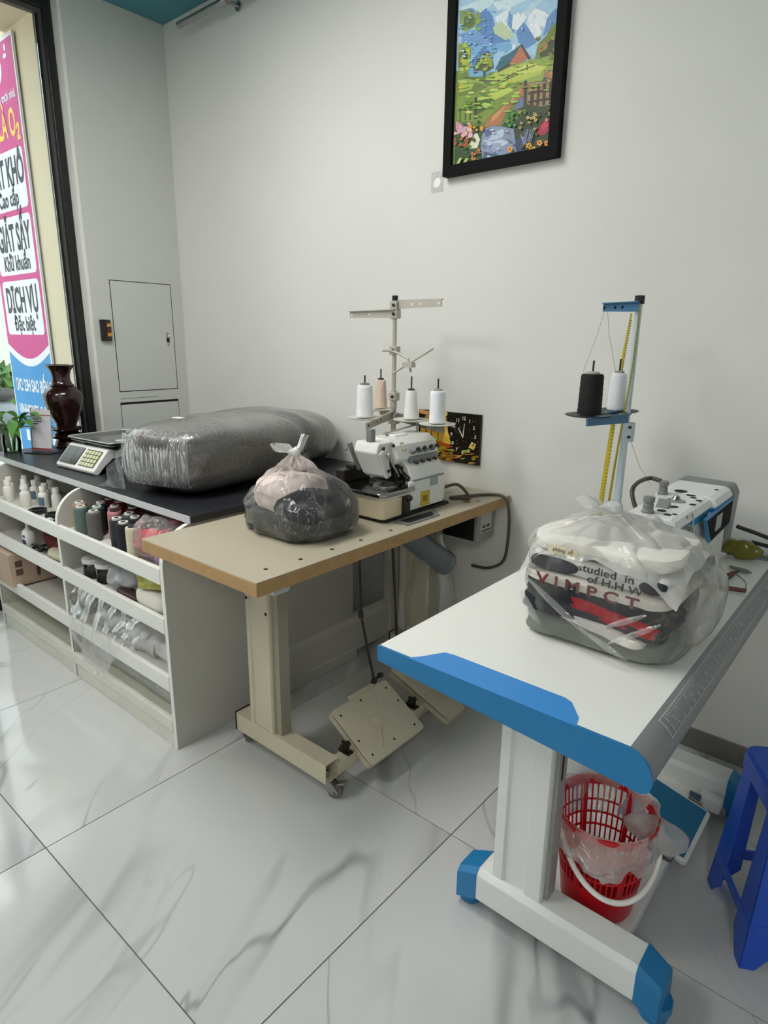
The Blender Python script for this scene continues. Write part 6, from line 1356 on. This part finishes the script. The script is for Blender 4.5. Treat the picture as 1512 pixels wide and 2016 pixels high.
def jit(c,a): return tuple(max(0,min(255,int(v+prnd.uniform(-a,a)))) for v in c)
def scatter(n,x0,x1,y0,y1,r,col,j=20,sx=1,sy=1,mask=None):
    for _ in range(n):
        x=prnd.uniform(x0,x1);y=prnd.uniform(y0,y1)
        blob(x,y,r*prnd.uniform(.6,1.4),jit(col,j),6,sx,sy)
scatter(14,335,520,90,260,20,(150,170,90)); scatter(14,325,430,400,660,20,(180,190,80))
scatter(12,490,640,490,640,16,(170,180,74)); scatter(16,1060,1240,300,560,18,(130,140,74))
scatter(10,1120,1230,640,740,14,(190,140,110)); scatter(26,340,900,640,1080,22,(180,200,90),25,1.8,.6)
scatter(14,330,640,860,1100,18,(100,130,60),15,1.6,.5)
scatter(30,340,660,60,560,14,(130,170,215),18,1.6,.6); scatter(40,320,1240,560,1000,15,(150,170,80),30,1.9,.5); scatter(26,300,560,1120,1540,16,(90,110,60),25); scatter(22,840,1200,980,1400,15,(80,100,60),22); scatter(22,360,640,300,560,10,(170,205,235),12,1.5,.7); scatter(8,860,1200,100,330,10,(180,205,230),14,.6,1.8)
scatter(14,300,470,1140,1270,20,(222,168,184),18); scatter(16,300,420,1270,1360,14,(170,104,60),20)
scatter(14,450,540,1380,1510,13,(190,120,70),18); scatter(8,440,560,1130,1240,14,(220,160,60),18)
scatter(10,760,900,1040,1160,16,(90,140,70)); scatter(12,560,860,1190,1480,14,(200,210,225),12,1.4,.6); scatter(8,560,860,1190,1480,12,(80,96,120),10,1.2,.5)
for _ in range(14):
    x=prnd.uniform(890,1190);y=prnd.uniform(1020,1200)
    blob(x,y,15,(214,190,110),8); blob(x,y,7,(84,74,48),6)
for x,y in [(990,1350),(1035,1385),(1090,1325),(1160,1330),(1015,1400),(815,1385)]:
    for k in range(5): blob(x+18*math.cos(k*1.26),y+18*math.sin(k*1.26),13,jit((226,160,70),12),6)
    blob(x,y,9,(110,70,40),6)
for _ in range(10):
    x=prnd.uniform(330,430); polys.append((jit((170,200,110),20),[(x,1470),(x+12,1465),(x-30,1550),(x-38,1545)]))
for _ in range(8):
    x=prnd.uniform(960,1040); polys.append((jit((120,140,150),20),[(x,1200),(x+8,1200),(x-20,1320),(x-28,1315)]))

def canvas_xz(a, b):      # design sheet coordinates -> place on the canvas
    a /= 1000; b /= 1000; w = HM[6]*a+HM[7]*b+1
    return ((HM[0]*a+HM[1]*b+HM[2])/w, (HM[3]*a+HM[4]*b+HM[5])/w)
HM = (0.30027, 0.06997, -1.67294, 0.16654, -0.42858, 2.58127, 0.11767, -0.03523)
pm = MB(); ya = 2.1795; ux0, ux1, uz0, uz1 = fx0+fw, fx1-fw, fz0+fw, fz1-fw
pm.poly([(ux0, ya, uz0), (ux1, ya, uz0), (ux1, ya, uz1), (ux0, ya, uz1)], lin((150,190,222)))
def clip(poly, x0, x1, z0, z1):
    for ax, lim, sg in ((0, x0, 1), (0, x1, -1), (1, z0, 1), (1, z1, -1)):
        out = []
        for i in range(len(poly)):
            a, b = poly[i], poly[(i+1) % len(poly)]; ia, ib = sg*(a[ax]-lim) >= 0, sg*(b[ax]-lim) >= 0
            if ia: out.append(a)
            if ia != ib:
                t = (lim-a[ax])/(b[ax]-a[ax]); out.append((a[0]+(b[0]-a[0])*t, a[1]+(b[1]-a[1])*t))
        poly = out
        if not poly: return []
    return poly
for k, (c, pts) in enumerate(polys):
    pts = clip([canvas_xz(a, b) for a, b in pts], ux0, ux1, uz0, uz1)
    if len(pts) >= 3: pm.poly([(a, ya-0.00002*(k+1), b) for a, b in pts], lin(c))
part('canvas', pm, PAINT, pf, norm=False)

# ------------------------------------------------------------------ golden ship clock panel
gx0, gx1, gz0, gz1 = -1.655, -1.345, 0.888, 1.093
gc = thing('wall_clock', 'dark panel wall clock with a golden sailing ship print', 'clock', ((gx0+gx1)/2, YW, gz0))
part('board', MB().box(gx0, gx1, 2.188, YW, gz0, gz1), mat('clock_edge', (58,34,26), 0.5), gc, bevel=0.001)
gm = MB(); yb = 2.1876; W_, H_ = gx1-gx0, gz1-gz0; gl = [0]
def gp(col, pts):
    gl[0] += 1; q = clip([(gx0+W_*a, gz0+H_*b) for a, b in pts], gx0, gx1, gz0, gz1)
    if len(q) >= 3: gm.poly([(a, yb-0.00002*gl[0], b) for a, b in q], lin(col))
gp((26,20,14), [(0,0),(1,0),(1,1),(0,1)])
gp((196,146,60), [(0.04,0.30),(0.46,0.22),(0.50,0.60),(0.46,0.94),(0.12,0.90),(0.03,0.62)])
rg = random.Random(9)
for k in range(26):
    x, z = rg.uniform(0.08, 0.42), rg.uniform(0.38, 0.9); gp((rg.randint(120,235), rg.randint(80,190), rg.randint(20,80)), [(x,z),(x+0.06,z-0.02),(x+0.05,z+0.08),(x+0.01,z+0.09)])
for x in (0.12, 0.22, 0.33): gp((70,40,16), [(x,0.25),(x+0.012,0.25),(x+0.012,0.95),(x,0.95)])
gp((232,186,70), [(0.42,0.34),(0.56,0.36),(0.45,0.72)]); gp((240,204,96), [(0.44,0.52),(0.54,0.48),(0.46,0.70)])
gp((186,84,26), [(0.04,0.34),(0.60,0.26),(0.56,0.34),(0.10,0.44)]); gp((214,120,36), [(0.10,0.30),(0.5,0.22),(0.5,0.27),(0.1,0.36)])
gp((150,106,30), [(0,0),(0.62,0),(0.60,0.18),(0.40,0.26),(0.10,0.30),(0,0.30)])
for k in range(80):
    x, z = rg.uniform(0, 0.95), rg.uniform(0.0, 0.26)*(1.0 if rg.random() < .8 else 1.3); s = rg.uniform(0.02, 0.07); gp((rg.randint(150,236), rg.randint(110,190), rg.randint(20,90)) if k % 3 else (40,28,12), [(x,z),(x+s*1.4,z+s*0.3),(x+s*2,z+s),(x+s*0.5,z+s*0.7)])
for x in (0.06, 0.45): gp((232,212,90), [(x+0.035*math.cos(a*0.8), 0.965+0.055*math.sin(a*0.8)) for a in range(8)])
gp((206,150,90), [(0,0.93),(0.16,0.90),(0.2,0.98),(0.0,1.0)]); gp((224,200,110), [(0.84,0.34),(0.92,0.30),(0.95,0.42),(0.88,0.46)])
for k in range(30):
    x, z = rg.uniform(0.55, 0.97), rg.uniform(0.25, 0.9); gp((190,180,150), [(x,z),(x+0.008,z),(x+0.008,z+0.012),(x,z+0.012)])
part('picture', gm, mat('clock_print', (255,255,255), 0.25, spec=0.5, attr='paint'), gc, norm=False)
for k in range(12):
    a = PI/2-2*PI*(k+1)/12
    part('numeral', text_mb(str(k+1), 0.020, face_my(gx0+W_*0.745+0.058*math.cos(a), yb-0.0022, gz0+H_*0.56+0.070*math.sin(a)), 0.0002, bold=0.0003), mat('numeral_white', (226,224,214), 0.5), gc)
part('hand', MB().prism([(gx0+W_*0.745-0.002, gz0+H_*0.56-0.008), (gx0+W_*0.745+0.002, gz0+H_*0.56-0.008), (gx0+W_*0.745+0.006, gz0+H_*0.56+0.05), (gx0+W_*0.745+0.004, gz0+H_*0.56+0.05)], 'y', yb-0.004, yb-0.003), mat('numeral_white', (0,0,0)), gc)
part('hand', MB().prism([(gx0+W_*0.745-0.002, gz0+H_*0.56-0.008), (gx0+W_*0.745+0.002, gz0+H_*0.56-0.006), (gx0+W_*0.745-0.022, gz0+H_*0.56+0.03), (gx0+W_*0.745-0.025, gz0+H_*0.56+0.028)], 'y', yb-0.0034, yb-0.0026), mat('numeral_white', (0,0,0)), gc)
